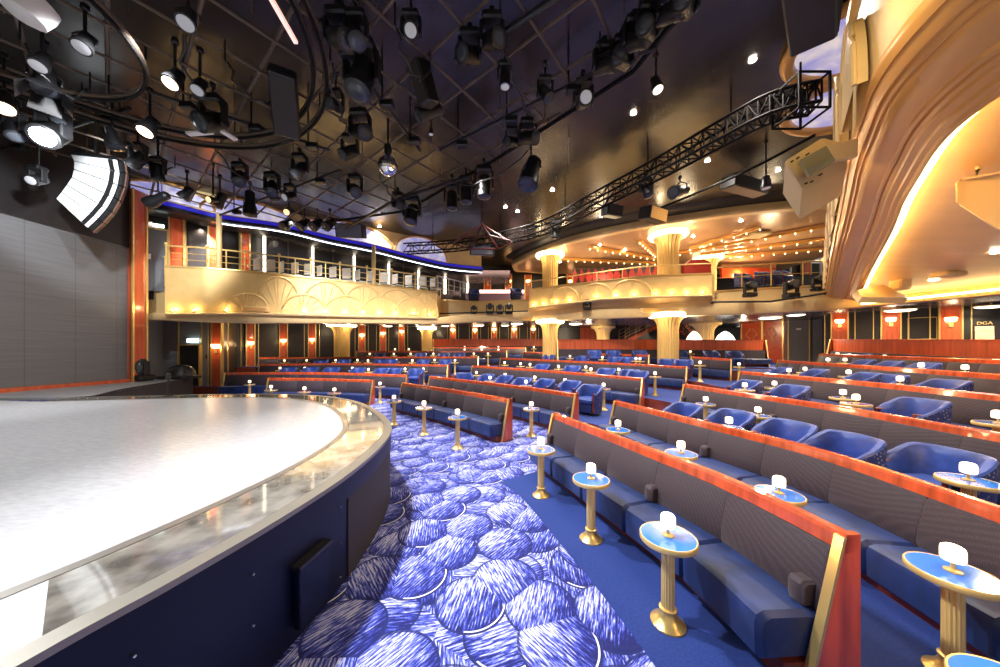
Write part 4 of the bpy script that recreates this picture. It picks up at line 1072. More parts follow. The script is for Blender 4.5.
# soffit over left balcony
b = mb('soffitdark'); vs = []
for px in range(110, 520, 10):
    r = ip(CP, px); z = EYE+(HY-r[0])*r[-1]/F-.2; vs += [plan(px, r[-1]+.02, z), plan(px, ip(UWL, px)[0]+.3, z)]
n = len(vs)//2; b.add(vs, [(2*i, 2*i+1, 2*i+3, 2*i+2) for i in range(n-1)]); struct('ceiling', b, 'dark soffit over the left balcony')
for px, y in ((201, 212), (279, 233), (352, 241)):
    r = ip(CP, px); p = plan(px, r[-1]+.9, EYE+(HY-r[0])*r[-1]/F-.24); b = mb('down'); b.lathe([(.05, 0), (.05, .03)], p, 10); top('downlight', b, 'tiny bright downlight in the soffit over the left balcony, %s one' % {201: 'leftmost', 279: 'middle', 352: 'rightmost'}[px], 'downlight'); 
for px in (150, 200, 260, 310, 360, 410, 450):
    r = ip(CP, px); spot(plan(px, r[-1]+.7, 7.0), plan(px, r[-1]+1.2, 4), 70, (1, .8, .6), 120)
# --- main ceiling --------------------------------------------------------------
b = mb('ceil'); b.box((1.5, 9, CZ+.1), (30, 28, .2)); struct('ceiling', b, 'glossy black panelled main ceiling')
b = mb('wallblack'); b.box((.0, 23.4, 7.6), (34, .2, 1.6)); struct('wall_upper', b, 'dark header at the rear')
# canopy
edge = [(513, 265), (522, 260.5), (536, 254.5), (569, 243), (620, 231.5), (700, 219), (760, 211.5), (830, 206), (900, 203), (1000, 200)]
CNZ = 7.7
ce = [G(px, y, CNZ) for px, y in edge]; ce = cr(ce, 5)
back = [V((p.x+.2, 23, CNZ)) for p in (ce[0], ce[-1])]
left_back = cr([ce[0], G(516, 271, CNZ)+V((0, 0, 0)), V((ce[0].x+1.0, 22.3, CNZ)), V((3.5, 23, CNZ))], 5)
poly = ce+[V((20, 23, CNZ))]+[q for q in reversed(left_back[1:])]
t = thing('canopy_ceiling', (8, 17, CNZ), 'golden drum-edged canopy ceiling over the centre balcony', 'ceiling canopy')
b = mb('canopy'); b.prism(poly, (0, 0, .08)); obj('soffit_disc', b, t)
rim = list(reversed(left_back[1:]))+ce
b = mb('cream'); b.sweep(rim, [(-.25, -.02), (.06, -.02), (.10, .05), (.06, .28), (.02, .34), (-.25, .34)]); obj('drum_edge', b, t)
b = mb('black'); b.sweep(off(ce, -.12), [(-.2, .30), (.35, .40), (.45, .50), (-.2, .50)]); obj('black_surround', b, t)
# radial ribs with bulbs
RB = [((560, 258), (655, 262)), ((590, 246), (660, 258)), ((640, 240), (655, 254)), ((690, 247), (760, 226)), ((680, 252), (828, 224)), ((700, 253), (840, 236)), ((720, 256), (845, 246))]
for i, ((xa, ya), (xb, yb)) in enumerate(RB):
    a, c = G(xa, ya, CNZ-.05), G(xb, yb, CNZ-.05); d = c-a
    tt = thing('ceiling_rib', a, 'gilt ceiling rib studded with bulbs, %s' % ['far left of column', 'left of column', 'short, by the column capital', 'first right of column', 'second right of column', 'third right of column', 'lowest right of column'][i], 'rib', 'bulb-studded ribs under the canopy')
    u = d.normalized(); s = V((-u.y, u.x, 0))*.09
    b = mb('mould'); b.prism([a-s, a+s, c+s, c-s], (0, 0, -.14)); obj('beam', b, tt)
    k = int(d.length/.55)+1
    for j in range(k+1): obj('bulb', mb('bulb').lathe([(.005, -.07), (.022, -.055), (.026, -.03), (.015, 0)], a+d*(j/k)+V((0, 0, -.14)), 8), tt)
for i, (px, y) in enumerate(((625, 222+28), (600, 245), (560, 268), (741, 221), (757, 248), (693, 236.5))):
    p = G(px, y if y < 262 else 262, CNZ-.02); b = mb('down'); b.lathe([(.06, -.02), (.06, .02)], p, 12); top('downlight', b, 'tiny downlight in the golden canopy ceiling, %s' % ['above the diamond screen', 'left of the column', 'by the far column', 'top right', 'lower right', 'by the right capital'][i], 'downlight')
for px, Z, pw in ((560, 19, 500), (620, 18, 500), (690, 18, 500), (760, 17, 600), (820, 15.5, 500), (640, 15.8, 300)):
    spot(plan(px, Z, 7.5), plan(px, Z, 0), pw, (1, .8, .55), 170, .9, .2)
for px, Z in ((600, 17.5), (680, 16), (770, 16)): point(plan(px, Z, 6.1), 110, (1, .75, .45), .3)
# --- columns -----------------------------------------------------------------
def column(px, Z, z0, z1, d, lab, glow=True):
    p = plan(px, Z, z0); t = thing('column', p, lab, 'column'); r = d/2
    b = mb('col'); b.lathe([(r*.98, .0), (r, .2), (r, z1-z0-.85), (r*1.06, z1-z0-.6), (r*1.2, z1-z0-.45), (r*1.5, z1-z0-.28)], p, 48, flute=.07); obj('fluted_shaft', b, t)
    b = mb('col'); b.lathe([(r*1.12, 0), (r*1.12, .12), (r*1.03, .18)], p, 32); obj('base', b, t)
    H = z1-z0
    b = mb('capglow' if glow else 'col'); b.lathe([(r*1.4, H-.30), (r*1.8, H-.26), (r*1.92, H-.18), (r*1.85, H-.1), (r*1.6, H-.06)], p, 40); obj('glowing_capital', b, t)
    b = mb('goldtrim'); b.lathe([(r*1.5, H-.06), (r*1.5, H)], p, 32); obj('collar', b, t)
    if glow:
        for aa in (-2.4, -.7): point(p+V((math.cos(aa)*r*2.1, math.sin(aa)*r*2.1, H-.42)), 22, (1, .74, .42), .08)  # points added below the capital to brighten the shaft
column(668, 14.9, 1.0, 3.88, .92, 'thick fluted gold column in the stalls, nearest one')
column(550, 17.7, 1.0, 3.84, .85, 'fluted gold column in the stalls between the two partitions')
column(342, 20.3, .6, 3.85, .95, 'fluted gold column at far left behind the stage-side banquettes')
column(427, 23.6, 1.2, 3.9, .76, 'slim distant gold column left of the left partition')
column(603, 22.5, 1.2, 3.9, .9, 'distant gold column by the stairs behind the partition', False)
column(705, 19.8, 1.2, 3.9, .95, 'gold column behind the partition near the red doors', False)
column(668, 14.9, 4.5, 7.72, .92, 'thick fluted gold column on the upper level, glowing capital')
column(550, 18.0, 4.5, 7.72, .88, 'fluted gold column on the upper level at the canopy tip')
column(708, 18.6, 4.5, 7.72, .85, 'upper gold column right of the thick one, half hidden')
# --- things on the upper level ---------------------------------------------
t = thing('diamond_screen', P(575, 284, 18.6), 'red and black diamond-patterned screen behind the centre balcony', 'screen')
a0, a1 = P(572, 286, 18.9), P(660, 284, 16.9); hgt = 1.05; u = (a1-a0); nd = 12
b = mb('black'); b.prism([a0, a1, a1+V((0, 0, hgt)), a0+V((0, 0, hgt))], (.05, .1, 0)); obj('backing', b, t)
for i in range(nd):
    c = a0+u*((i+.5)/nd)+V((0, 0, hgt/2))+V((-.02, -.05, 0)); w = u/nd*.5
    b = mb('redcloth'); b.prism([c-V((0, 0, hgt*.48)), c+w, c+V((0, 0, hgt*.48)), c-w], (0, .06, 0)); obj('diamond', b, t)
b = mb('redcloth'); a0, a1 = P(685, 276, 17.5), P(712, 276, 17); b.prism([a0, a1, a1+V((0, 0, .7)), a1.lerp(a0, .3)+V((0, 0, .95)), a1.lerp(a0, .8)+V((0, 0, .9)), a0+V((0, 0, .6))], (0, .3, 0)); top('booth_back', b, 'curved red booth back right of the thick upper column', 'booth')
# lit bar niche
t = thing('bar_niche', P(728, 275, 20), 'warm orange lit bar niche on the upper level at right', 'bar')
def quadp(xa, ya, xb, yb, Z, m, nm, dep=.2):
    a, c = P(xa, yb, Z), P(xb, ya, Z); b = mb(m); b.box(((a.x+c.x)/2, Z+dep/2, (a.z+c.z)/2), (c.x-a.x, dep, c.z-a.z)); return obj(nm, b, t)
quadp(722, 240, 776, 278, 20.4, 'warmwall', 'back_wall'); quadp(724, 247, 775, 249, 20.2, 'bar_glow', 'light_shelf'); quadp(724, 258, 775, 260, 20.1, 'bar_glow', 'light_shelf'); quadp(722, 268, 776, 278, 19.6, 'red', 'counter')
t = thing('bar_niche', P(478, 300, 21), 'pink and white lit counter far behind the low parapet', 'bar')
quadp(466, 290, 524, 293, 21.4, 'bar_glow2', 'light_shelf'); quadp(466, 293, 524, 305, 21.2, 'pinkwall', 'counter')
for px, yt, yb in ((487, 275, 290), (508, 274, 290), (528, 275, 300), (570, 272, 285)): ustrip(px, yt, yb, .42, 'orange', 'orange pilaster at the rear of the upper level'); p, tq, n = wpt(UWL, px); sconce_loc = p+n*.2+V((0, 0, EYE+(HY-283)*p.y/F)); SCL.append('glowing sconce on the upper rear wall, %s' % {487: 'leftmost', 508: 'second from left', 528: 'third from left', 570: 'fourth, by the diamond screen'}[px]); sconce(sconce_loc, Matrix.Identity(3))
for px in (805, ): ustrip(px, 233, 275, .6, 'orange', 'orange pilaster at the upper right')
for px in (778, 790, 820): ustrip(px, 232, 275, .05, 'white', 'pale panel joint at the upper right')
# upper chairs: blue tub chairs and pale chairs
k = 0
for px, y, Z in ((743, 284, 15.2), (764, 284, 15), (783, 284, 14.8), (474, 301, 19.4), (516, 299, 19)):
    p = P(px, y, Z); p.z = 5.1; dup(chair0, p, 0.2, 'blue tub chair on the upper level, %s' % ['left of the three above right parapet', 'middle of the three above right parapet', 'right of the three above right parapet', 'behind the left end of the low parapet', 'beside the arched balcony front'][k], 'upper level tub chairs'); k += 1
def make_side_chair(loc, rz, label, grp):
    t = thing('dining_chair', loc, label, 'chair', grp, rz)
    obj('seat', mb('white').cbox((0, 0, .45), (.44, .44, .07), .02), t, False)
    obj('backrest', mb('white').cbox((0, .21, .78), (.42, .05, .5), .02), t, False)
    for sx in (-1, 1):
        for sy in (-1, 1): obj('leg', mb('brass_soft').tube([(sx*.19, sy*.19, 0), (sx*.18, sy*.18, .43)], .016, 6), t, False)
    return t
sc0 = None
for i in range(15):
    px = 262+i*12.4; r = ip(FP, px); Z = r[-1]+.75; p = plan(px, Z, 4.95+.0); 
    lab = 'pale chair behind the left balcony railing, %s from left' % ORD[i]
    if sc0 is None: sc0 = make_side_chair(p, PI*.9, lab, 'pale chairs behind the left railing')
    else: dup(sc0, p, PI*.9+.3*math.sin(i*2.1), lab)
b = mb('soffitdark'); vs = []
for px in range(166, 438, 8):
    Z = ip(FP, px)[-1]; vs += [plan(px, Z+.15, 4.95), plan(px, ip(UWL, px)[0]+.1, 4.95)]
n = len(vs)//2; b.add(vs, [(2*i, 2*i+1, 2*i+3, 2*i+2) for i in range(n-1)]); struct('floor', b, 'raised floor of the left balcony')
# --- stairs behind the partition ------------------------------------------
def stairs(p0, p1, w, lab, n=9):
    p0, p1 = V(p0), V(p1); t = thing('staircase', p0, lab, 'stairs'); d = p1-p0
    for i in range(n):
        a = p0+d*(i/n); b = mb('cherry_dark'); b.box(a+V((d.x/n/2, .0, d.z/n/2)), (abs(d.x)/n+.05, w, .05)); obj('step', b, t)
    for s in (-1, 1): obj('stringer', mb('cherry').prism([p0+V((0, s*w/2, -.15)), p1+V((0, s*w/2, -.15)), p1+V((0, s*w/2, .12)), p0+V((0, s*w/2, .12))], (0, .05, 0)), t)
    for s in (-1, 1):
        for h in (.35, .6, .9): obj('handrail', mb('brass').tube([p0+V((0, s*w/2, h)), p1+V((0, s*w/2, h))], .025, 6), t)
        for i in range(5): obj('baluster', mb('brass').tube([p0+d*(i/4)+V((0, s*w/2, 0)), p0+d*(i/4)+V((0, s*w/2, .9))], .02, 6), t)
stairs(P(622, 342, 23.5), P(664, 322, 23.5), 1.2, 'red-sided stairs rising right behind the long partition')
stairs(P(700, 343, 22.5), P(676, 322, 22.5), 1.2, 'stairs with brass rails falling right of the thick column')
for px in (694, 725):
    p = P(px, 342, 17.8); b = mb('whiteglow'); r = .40 if px == 694 else .48; b.lathe([(r*.9, 0), (r, .1), (r*.75, .35), (r*.35, .55), (.02, .62)], p, 20); top('lamp_shade', b, 'glowing white domed shade behind the long partition, %s' % ('beside the thick column' if px == 694 else 'by the red doors'), 'lamp')
b = mb('orange'); 
for px, Z in ((587, 24.8), (640, 24.9)): pass
b.box(plan(590, 24.9, 3.0), (1.6, .12, 2.2)); struct(f'trim_{NTR[0]}', b, 'orange panel behind the long partition'); NTR[0] += 1
# --- right balcony: fascia, crown moulding and soffit ------------------------
OUT = cr([(12.6, 12.1, 0), (11.9, 11.3, 0), (7.64, 7.14, 0), (5.04, 4.56, 0), (4.0, 3.54, 0), (3.44, 2.94, 0), (3.12, 2.58, 0), (2.93, 2.28, 0), (2.82, 2.03, 0), (2.76, 1.8, 0), (2.72, 1.3, 0), (2.8, .3, 0), (3.1, -1, 0), (3.5, -2.6, 0)], 8)
INN = cr([(12.8, 11.0, 0), (12.3, 10.6, 0), (8.6, 7.2, 0), (6.0, 4.75, 0), (5.0, 3.85, 0), (4.35, 3.22, 0), (3.95, 2.82, 0), (3.72, 2.55, 0), (3.58, 2.32, 0), (3.5, 2.1, 0), (3.42, 1.5, 0), (3.5, .4, 0), (3.8, -.9, 0), (4.2, -2.5, 0)], 8)
t = thing('balcony', (5.0, 4.6, 3.8), 'golden balcony overhead at right with a huge curving bronze crown moulding', 'balcony')
rings = []
prof = [(0, .30), (-.03, .25), (-.03, .20), (.0, .14), (.02, .15), (.05, .09), (.09, .05), (.10, .07), (.13, .06), (.16, .01), (.17, .03), (.20, .02), (.23, -.03), (.34, -.07), (.45, -.085), (.52, -.10), (.53, -.13), (.58, -.14), (.60, -.12), (.62, -.15), (.68, -.155), (.70, -.18), (.80, -.20), (.82, -.23), (.90, -.235), (.93, -.26), (1.0, -.26), (1.0, -.05), (.5, .25)]
for a, c in zip(OUT, INN):
    rings.append([V((a.x+(c.x-a.x)*f, a.y+(c.y-a.y)*f, 4.05+h)) for f, h in prof])
b = mb('mould'); b.loft(rings); obj('crown_moulding', b, t)
b = mb('fascia2'); oo = off(OUT, .14); b.loft([[V((p.x, p.y, 4.3)), V((q.x, q.y, 4.3)), V((q.x, q.y, 5.55)), V((p.x, p.y, 5.55))] for p, q in zip(OUT, oo)]); obj('fascia', b, t)
b = mb('goldtrim'); b.loft([[V((p.x, p.y, 5.5)), V((q.x, q.y, 5.5)), V((q.x, q.y, 5.6)), V((p.x, p.y, 5.6))] for p, q in zip(off(OUT, -.05), oo)]); obj('coping', b, t)
Lr = arclen(OUT)
def shell(s, w, h, out):
    arch = []; o = None
    c, tt, nn = frame(OUT, Lr, s)
    for k in range(17):
        a = PI*k/16; p, tq, nq = frame(OUT, Lr, s-w*math.cos(a)); arch.append(V((p.x+nq.x*out, p.y+nq.y*out, 4.34+h*math.sin(a)**.8)))
    b = mb('fascia2'); b.tube(arch, .035, 8); base = V((c.x+nn.x*out*.6, c.y+nn.y*out*.6, 4.34))
    b.add([base]+arch+[V((p.x-nn.x*out, p.y-nn.y*out, p.z)) for p in arch], [(0, i, i+1) for i in range(1, 17)]+[(i, i+17, i+18, i+1) for i in range(1, 17)])
    for k in range(1, 9): b.tube([base.lerp(arch[2*k], .15), arch[2*k]], .012, 5)
    obj('shell_relief', b, t)
smax = Lr[-1]
for i in range(8): shell(1.2+i*1.3, .60, 1.0, .05)
for yy in (3.75, 3.0):
    s = next(Lr[i] for i, p in enumerate(OUT) if p.y < yy and i > 8)
    fr_, bk_ = [], []
    for kk in range(25):
        a = PI*kk/24; p, tq, nq = frame(OUT, Lr, s-.40*math.cos(a)); zz = 4.32+(.80 if yy < 3.5 else 1.0)*math.sin(a); fr_.append(V((p.x+nq.x*.10, p.y+nq.y*.10, zz))); bk_.append(V((p.x+nq.x*.02, p.y+nq.y*.02, zz)))
    b = mb('fascia2'); c0 = fr_[0].lerp(fr_[-1], .5); b.add([c0]+fr_+bk_, [(0, i, i+1) for i in range(1, 25)]+[(i, i+25, i+26, i+1) for i in range(1, 25)]); b.tube(fr_, .02, 6); obj('shell_relief', b, t)
# cove light tube + soffit
b = mb('cove'); b.loft([[V((p.x, p.y, 3.86)), V((q.x, q.y, 3.86)), V((q.x, q.y, 3.9)), V((p.x, p.y, 3.9))] for p, q in zip(off(INN, .03), off(INN, .08))]); top('cove_light', b, 'warm strip light tucked behind the crown moulding', 'light')
NI = [(851, 10.6), (859, 7.2+1.5), (875, 5.9), (900, 4.1), (930, 3.1), (950, 2.62), (1000, 2.12), (1100, 1.75), (1500, 1.02), (2600, .5)]
BI = [(851, 12.4), (905, 11.2), (1000, 9.4), (1100, 8), (1500, 4.6), (2600, 2.2)]
b = mb('soffit'); vs = []
pl = [851, 855, 860, 867, 875, 885, 900, 915, 930, 950, 975, 1000, 1050, 1100, 1200, 1350, 1500, 1800, 2200, 2600]
for px in pl: vs += [plan(px, ip(NI, px)[0]-.25, 4.02), plan(px, ip(BI, px)[0], 4.02)]
vs += [V((3.7, -3, 4.02)), V((16, -3, 4.02))]
n = len(vs)//2; b.add(vs+[v+V((0, 0, .1)) for v in vs], [(2*i, 2*i+1, 2*i+3, 2*i+2) for i in range(n-1)]+[(2*n+2*i+2, 2*n+2*i+3, 2*n+2*i+1, 2*n+2*i) for i in range(n-1)]); struct('ceiling', b, 'smooth golden soffit overhead at right')
# far cove light between soffit and beam
cb = cr([plan(px, Z-.12, 3.78) for px, Z in ((862, 12.0), (905, 10.9), (1000, 9.15), (1130, 7.4))], 6)
b = mb('cove'); b.sweep(cb, [(-.06, 0), (.06, 0), (.06, .05), (-.06, .05)]); top('cove_light', b, 'bright strip light along the rear edge of the golden soffit', 'light')
for i, (px, y) in enumerate(((969, 200+20), (998, 252), (934, 280))):
    p = G(px, y, 4.0); 
    if i == 0: continue
    b = mb('down'); b.lathe([(.09, -.01), (.09, .01)], p, 14); top('downlight', b, 'small round downlight in the golden soffit at right, %s' % ('right edge' if i == 1 else 'near the rear cove'), 'downlight'); spot(p+V((0, 0, -.05)), p+V((0, 0, -2)), 120, (1, .85, .62), 150)
for x, y in ((5, 1.2), (7.5, 3.2), (9.5, 6), (7.2, .8), (12, 6.5)): spot((x, y, 3.95), (x, y, 0), 170, (1, .84, .66), 165, .9, .12)
# ================================================================ RIG
GZ = 7.45
# steel pipe grid
t = thing('ceiling_grid', (-4, 6, GZ), 'dark steel lighting grid of crossing pipes below the black ceiling', 'lighting grid')
d1 = V((.78, -.62, 0)).normalized(); d2 = V((.62, .78, 0)).normalized(); org = V((-1.33, 5.72, GZ))
bound = [V((3.2, 3.6)), V((2.55, 5.9)), V((-.1, 8.6)), V((-3.6, 11.8)), V((-8.5, 13.2)), V((-12.4, 10.6)), V((-12.4, 1)), V((3.6, 1))]
def clip(p, d):
    ts = []
    for a, b_ in zip(bound, bound[1:]+bound[:1]):
        e = b_-a; den = d.x*e.y-d.y*e.x
        if abs(den) < 1e-9: continue
        w = a-V((p.x, p.y)); tt = (w.x*e.y-w.y*e.x)/den; uu = (w.x*d.y-w.y*d.x)/den
        if 0 <= uu <= 1: ts.append(tt)
    ts.sort(); return [(ts[i], ts[i+1]) for i in range(0, len(ts)-1, 2)]
for i in range(-14, 16):
    for dd, pp, z, r in ((d1, d2, GZ, .032), (d2, d1, GZ-.05, .026)):
        p = org+pp*(.92*i)
        for a, c in clip(p, dd):
            if c-a > .4: obj('pipe', mb('steel').tube([V((p.x+dd.x*a, p.y+dd.y*a, z)), V((p.x+dd.x*c, p.y+dd.y*c, z))], r, 6), t)
hp = []
b = mb('steel')
for x in range(-12, 3, 2):
    for y in range(3, 12, 2): b.lathe([(.012, 0), (.012, CZ-GZ)], (x, y, GZ), 5)
obj('hanger_rod', b, t)['kind'] = 'stuff'
# edge pipe of the grid
obj('edge_pipe', mb('truss').tube([V((p.x, p.y, GZ-.12)) for p in bound[0:5]], .045, 8), t)
# curved curtain tracks
for i, (cx, cy, r, z, lab) in enumerate(((-6.3, 4.0, 3.55, 7.0, 'large curved curtain track ring hanging over the stage'), (-7.7, 4.15, 1.95, 7.0, 'small curved curtain track ring over the stage left'), (-6.2, 4.0, 3.25, 7.05, 'inner curtain track ring just inside the large ring'))):
    tt = thing('curtain_track', (cx, cy, z), lab, 'track')
    pts = [V((cx+r*math.cos(a), cy+r*math.sin(a), z)) for a in [2*PI*k/72 for k in range(72)]]
    obj('rail', mb('steel').tube(pts, .045, 8, True), tt)
    obj('inner_rail', mb('truss').tube([V((p.x, p.y, z-.07)) for p in pts], .03, 6, True), tt)
    for k in range(0, 72, 9): obj('hanger', mb('truss').lathe([(.015, 0), (.015, GZ-z)], pts[k], 5), tt)
# box truss, curved
TP = cr([G(815, 108, 7.1), G(770, 118, 7.1), G(720, 143, 7.1), G(660, 175, 7.1), G(600, 205, 7.0), G(545, 232, 7.0), G(500, 243, 7.0), G(455, 250, 7.0), G(405, 253, 7.0)], 5)
t = thing('lighting_truss', TP[20], 'curving black box truss sweeping across below the ceiling', 'truss')
ch = []
for o, h in ((-.2, 0), (.2, 0), (-.2, .42), (.2, .42)):
    pts = [p+V((0, 0, h)) for p in off(TP, o)]; ch.append(pts); obj('chord', mb('truss').tube(pts, .035, 6), t)
b = mb('truss')
for i in range(len(TP)-1):
    a = i % 2
    for u, w in ((0, 2), (1, 3), (2, 3), (0, 1)):
        b.tube([ch[u][i+a], ch[w][i+1-a]], .016, 5); b.tube([ch[u][i], ch[w][i]], .02, 5)
obj('lattice', b, t)
for i in range(2, len(TP), 7): obj('hanger', mb('truss').lathe([(.02, 0), (.02, CZ-TP[i].z-.4)], TP[i]+V((0, 0, .4)), 6), t)
TP2 = cr([G(640, 205, 7.5), G(720, 168, 7.5), G(790, 128, 7.5)], 6)
tag(top('lighting_pipe', mb('truss').tube(off(TP2, .9), .04, 8), 'long thin black pipe running beside the curving truss', 'pipe'))
TP3 = [G(700, -6, 7.2), G(640, 32, 7.2), G(595, 62, 7.2)]
for nm, pts, lab in (('lighting_pipe', [G(455, 60, 7.3), G(500, 35, 7.3), G(560, -5, 7.3)], 'straight black lighting bar at top centre'), ('lighting_pipe', [G(340, 232, 7.0), G(395, 200, 7.0), G(470, 176, 7.0)], 'slanting black lighting bar left of the mirror ball'), ('lighting_pipe', TP3, 'black lighting bar carrying the tangled fixtures at top centre')):
    t_ = thing(nm, pts[0], lab, 'pipe'); obj('bar', mb('fixture').tube(pts, .05, 8), t_)
    obj('hanger', mb('fixture').lathe([(.02, 0), (.02, CZ-pts[1].z)], pts[1], 6), t_)
# ---------------- fixtures
def hang(t, loc, ztop=None, r=.022):
    zt = ztop or GZ; o = V(loc)
    b = mb('fixture'); b.lathe([(r, 0), (r, max(.1, zt-o.z))], o, 8); b.cbox(o+V((0, 0, max(.1, zt-o.z))), (.09, .09, .11), .02); obj('clamp_pipe', b, t)
def aim(d):
    return V(d).normalized().to_track_quat('Z', 'Y').to_matrix()
def moving_head(px, py, z, s, d, lab, lens='lens', zt=None):
    s *= .72; p = G(px, py, z); t = thing('moving_head_light', p, lab, 'stage light', 'stage lights in the rig'); Mx = aim(d)
    q = p+V((0, 0, .30*s)); hang(t, q+V((0, 0, .1*s)), zt)
    b = mb('fixture'); b.cbox(q+V((0, 0, .05*s)), (.34*s, .26*s, .14*s), .03*s); obj('base_box', b, t)
    for sg in (-1, 1): obj('yoke_arm', mb('fixture').cbox(p+V((sg*.19*s, 0, .12*s)), (.05*s, .13*s, .38*s), .015*s), t)
    b = mb('fixture'); b.lathe([(.07*s, -.24*s), (.12*s, -.20*s), (.14*s, -.05*s), (.135*s, .10*s), (.155*s, .14*s), (.155*s, .24*s), (.13*s, .25*s)], p, 18, mtx=Mx); h = obj('head', b, t)
    b = mb(lens); b.lathe([(.125*s, .245*s), (.10*s, .262*s), (.04*s, .268*s)], p, 16, mtx=Mx); obj('lens', b, h)
def par(px, py, z, s, d, lab, lens='lens', barn=False, zt=None, long=1.0, body='fixture'):
    s *= .70; p = G(px, py, z); t = thing('spotlight', p, lab, 'stage light', 'stage lights in the rig'); Mx = aim(d)
    hang(t, p+V((0, 0, .22*s)), zt)
    b = mb('fixture'); b.tube([p+Mx @ V((-.16*s, 0, 0)), p+Mx @ V((-.16*s, 0, 0))+V((0, 0, .1*s)), p+V((0, 0, .22*s)), p+Mx @ V((.16*s, 0, 0))+V((0, 0, .1*s)), p+Mx @ V((.16*s, 0, 0))], .015*s, 6); obj('yoke', b, t)
    b = mb(body); b.lathe([(.06*s, -.20*s*long), (.10*s, -.17*s*long), (.11*s, .02*s), (.14*s, .10*s), (.145*s, .20*s*long), (.125*s, .205*s*long)], p, 18, mtx=Mx); h = obj('can', b, t)
    b = mb(lens); b.lathe([(.118*s, .19*s*long), (.118*s, .207*s*long), (.05*s, .215*s*long)], p, 16, mtx=Mx); obj('lens', b, h)
    if barn:
        for a in range(4):
            ca, sa = math.cos(a*PI/2), math.sin(a*PI/2); u = V((ca, sa, 0)); w = V((-sa, ca, 0))
            q = [u*.14+w*.12, u*.14-w*.12, u*.26-w*.16+V((0, 0, .2)), u*.26+w*.16+V((0, 0, .2))]
            q = [p+Mx @ ((x+V((0, 0, .2)))*s) for x in q]; obj('barn_door', mb('fixture').prism(q, Mx @ V((0, 0, .01))), t)
def box_speaker(px, py, z, dims, rz, tilt, lab, body='fixture', face='vent', zt=None):
    p = G(px, py, z); t = thing('loudspeaker', p, lab, 'speaker'); Rm = Matrix.Rotation(rz, 3, 'Z') @ Matrix.Rotation(tilt, 3, 'X')
    obj('cabinet', mb(body).cbox(p, dims, .03, Rm), t)
    obj('grille', mb(face).box(p+Rm @ V((0, -dims[1]/2-.008, 0)), (dims[0]*.88, .012, dims[2]*.88), Rm), t)
    b = mb('fixture')
    for s in (-1, 1): b.tube([p+Rm @ V((s*dims[0]*.4, 0, dims[2]/2)), V((p.x, p.y, (zt or GZ)))], .012, 5)
    obj('bracket', b, t)
dn = (0, 0, -1); L_ = (-.6, -.3, -1); R_ = (.6, -.3, -1); TS = (-.5, -.6, -.7)
par(188, 18, 6.9, 1.2, (.2, -.45, -1), 'black downlight with wide silver lens near the top, left of the ring track', 'grey_lens')
par(175, 78, 6.8, 1.3, (0, -.5, -1), 'fixture glowing warm white inside the large ring track', 'warm')
par(200, 86, 6.8, 1.1, (.1, -.5, -1), 'pale-lensed fixture right beside the warm glowing one', 'grey_lens')
par(150, 126, 6.7, 1.5, (0, -.5, -1), 'fixture glowing warm just above the lower arc of the ring track', 'warm')
par(4, 101, 6.6, 1.5, (.5, -.3, -1), 'fixture glowing pinkish white at the left image edge', 'warm')
par(85, 42, 6.9, 1.2, (.2, -.45, -1), 'fixture with oval white lens left of the small ring track', 'grey_lens')
par(42, 61, 6.9, 1.2, (.2, -.45, -1), 'small white-lensed fixture left of the square lamp', 'grey_lens')
moving_head(53, 134, 6.5, 2.0, (.45, -.75, -.7), 'dazzling blue-white stage light left of the line array', 'hot')
par(45, 80, 6.8, 1.6, (.3, -.2, -1), 'black square-shaded fixture above the dazzling stage light', 'lens', True)
moving_head(38, 180, 6.1, 1.1, (.3, -.8, -.5), 'small moving light at the left of the line array cabinets', 'grey_lens')
moving_head(14, 130, 6.5, 1.2, R_, 'black moving light at the left edge beside the glare')
par(112, 138, 6.6, 1.5, (.3, .1, -1), 'brownish boxy fixture left of the ring track bottom', 'lens', False)
moving_head(60, 112, 6.9, 1.2, (.1, -.2, -1), 'black hanging fixture directly above the glare')
moving_head(138, 160, 6.6, 1.3, L_, 'silver-edged fixture above the line array, left of two')
moving_head(158, 172, 6.5, 1.2, dn, 'silver-edged fixture above the line array, right of two')
par(158, 199, 6.6, 1.7, (-1, .1, -.35), 'long black spotlight hanging level in front of the upper door', 'lens', False, None, 1.5)
par(187, 193, 6.8, 1.5, L_, 'black spotlight above the first orange upper pilaster')
par(220, 200, 6.7, 1.7, (-.5, -.2, -1), 'large black spotlight before the first lunette')
par(213, 200, 6.4, 1.0, (-.1, -1, -.4), 'small amber-rimmed lens below the rig at left', 'warmdull')
par(250, 203, 6.8, 1.9, dn, 'bottle-shaped black fixture hanging vertically before the second lunette', 'lens', False, None, 1.5)
par(289, 212, 6.9, 1.2, (.1, -1, -.5), 'black fixture with amber rim right of the bottle-shaped one', 'warmdull')
for i, px in enumerate((288, 304.5, 317.5, 330)): par(px, 224, 6.9, 1.9, (-.3, -.8, -.8), 'round black fixture in the row above the cornice, %s of four' % ORD[i])
box_speaker(351, 231, 7.0, (1.1, .5, .55), .1, .3, 'long grey-fronted loudspeaker hung just above the cornice', 'fixture', 'doorgrey')
box_speaker(285, 104, 6.9, (.45, .4, 1.1), .5, .9, 'long dark loudspeaker box hanging inside the big ring track')
moving_head(213, 122, 6.7, 1.7, (-.2, -.8, -.6), 'winged multi-arm fixture at the bottom of the ring track')
for s, (xa, ya, xb, yb) in enumerate(((188, 133, 212, 131), (222, 130, 236, 139))):
    a, c = G(xa, ya, 6.5), G(xb, yb, 6.5); u = (c-a).normalized(); w = V((-u.y, u.x, 0))*.05; b = mb('white'); b.prism([a-w, a+w, c+w, c-w], (0, 0, -.04)); top('light_bar', b, 'pale flat light bar %s of the winged fixture' % ('left' if s == 0 else 'right'), 'light bar')
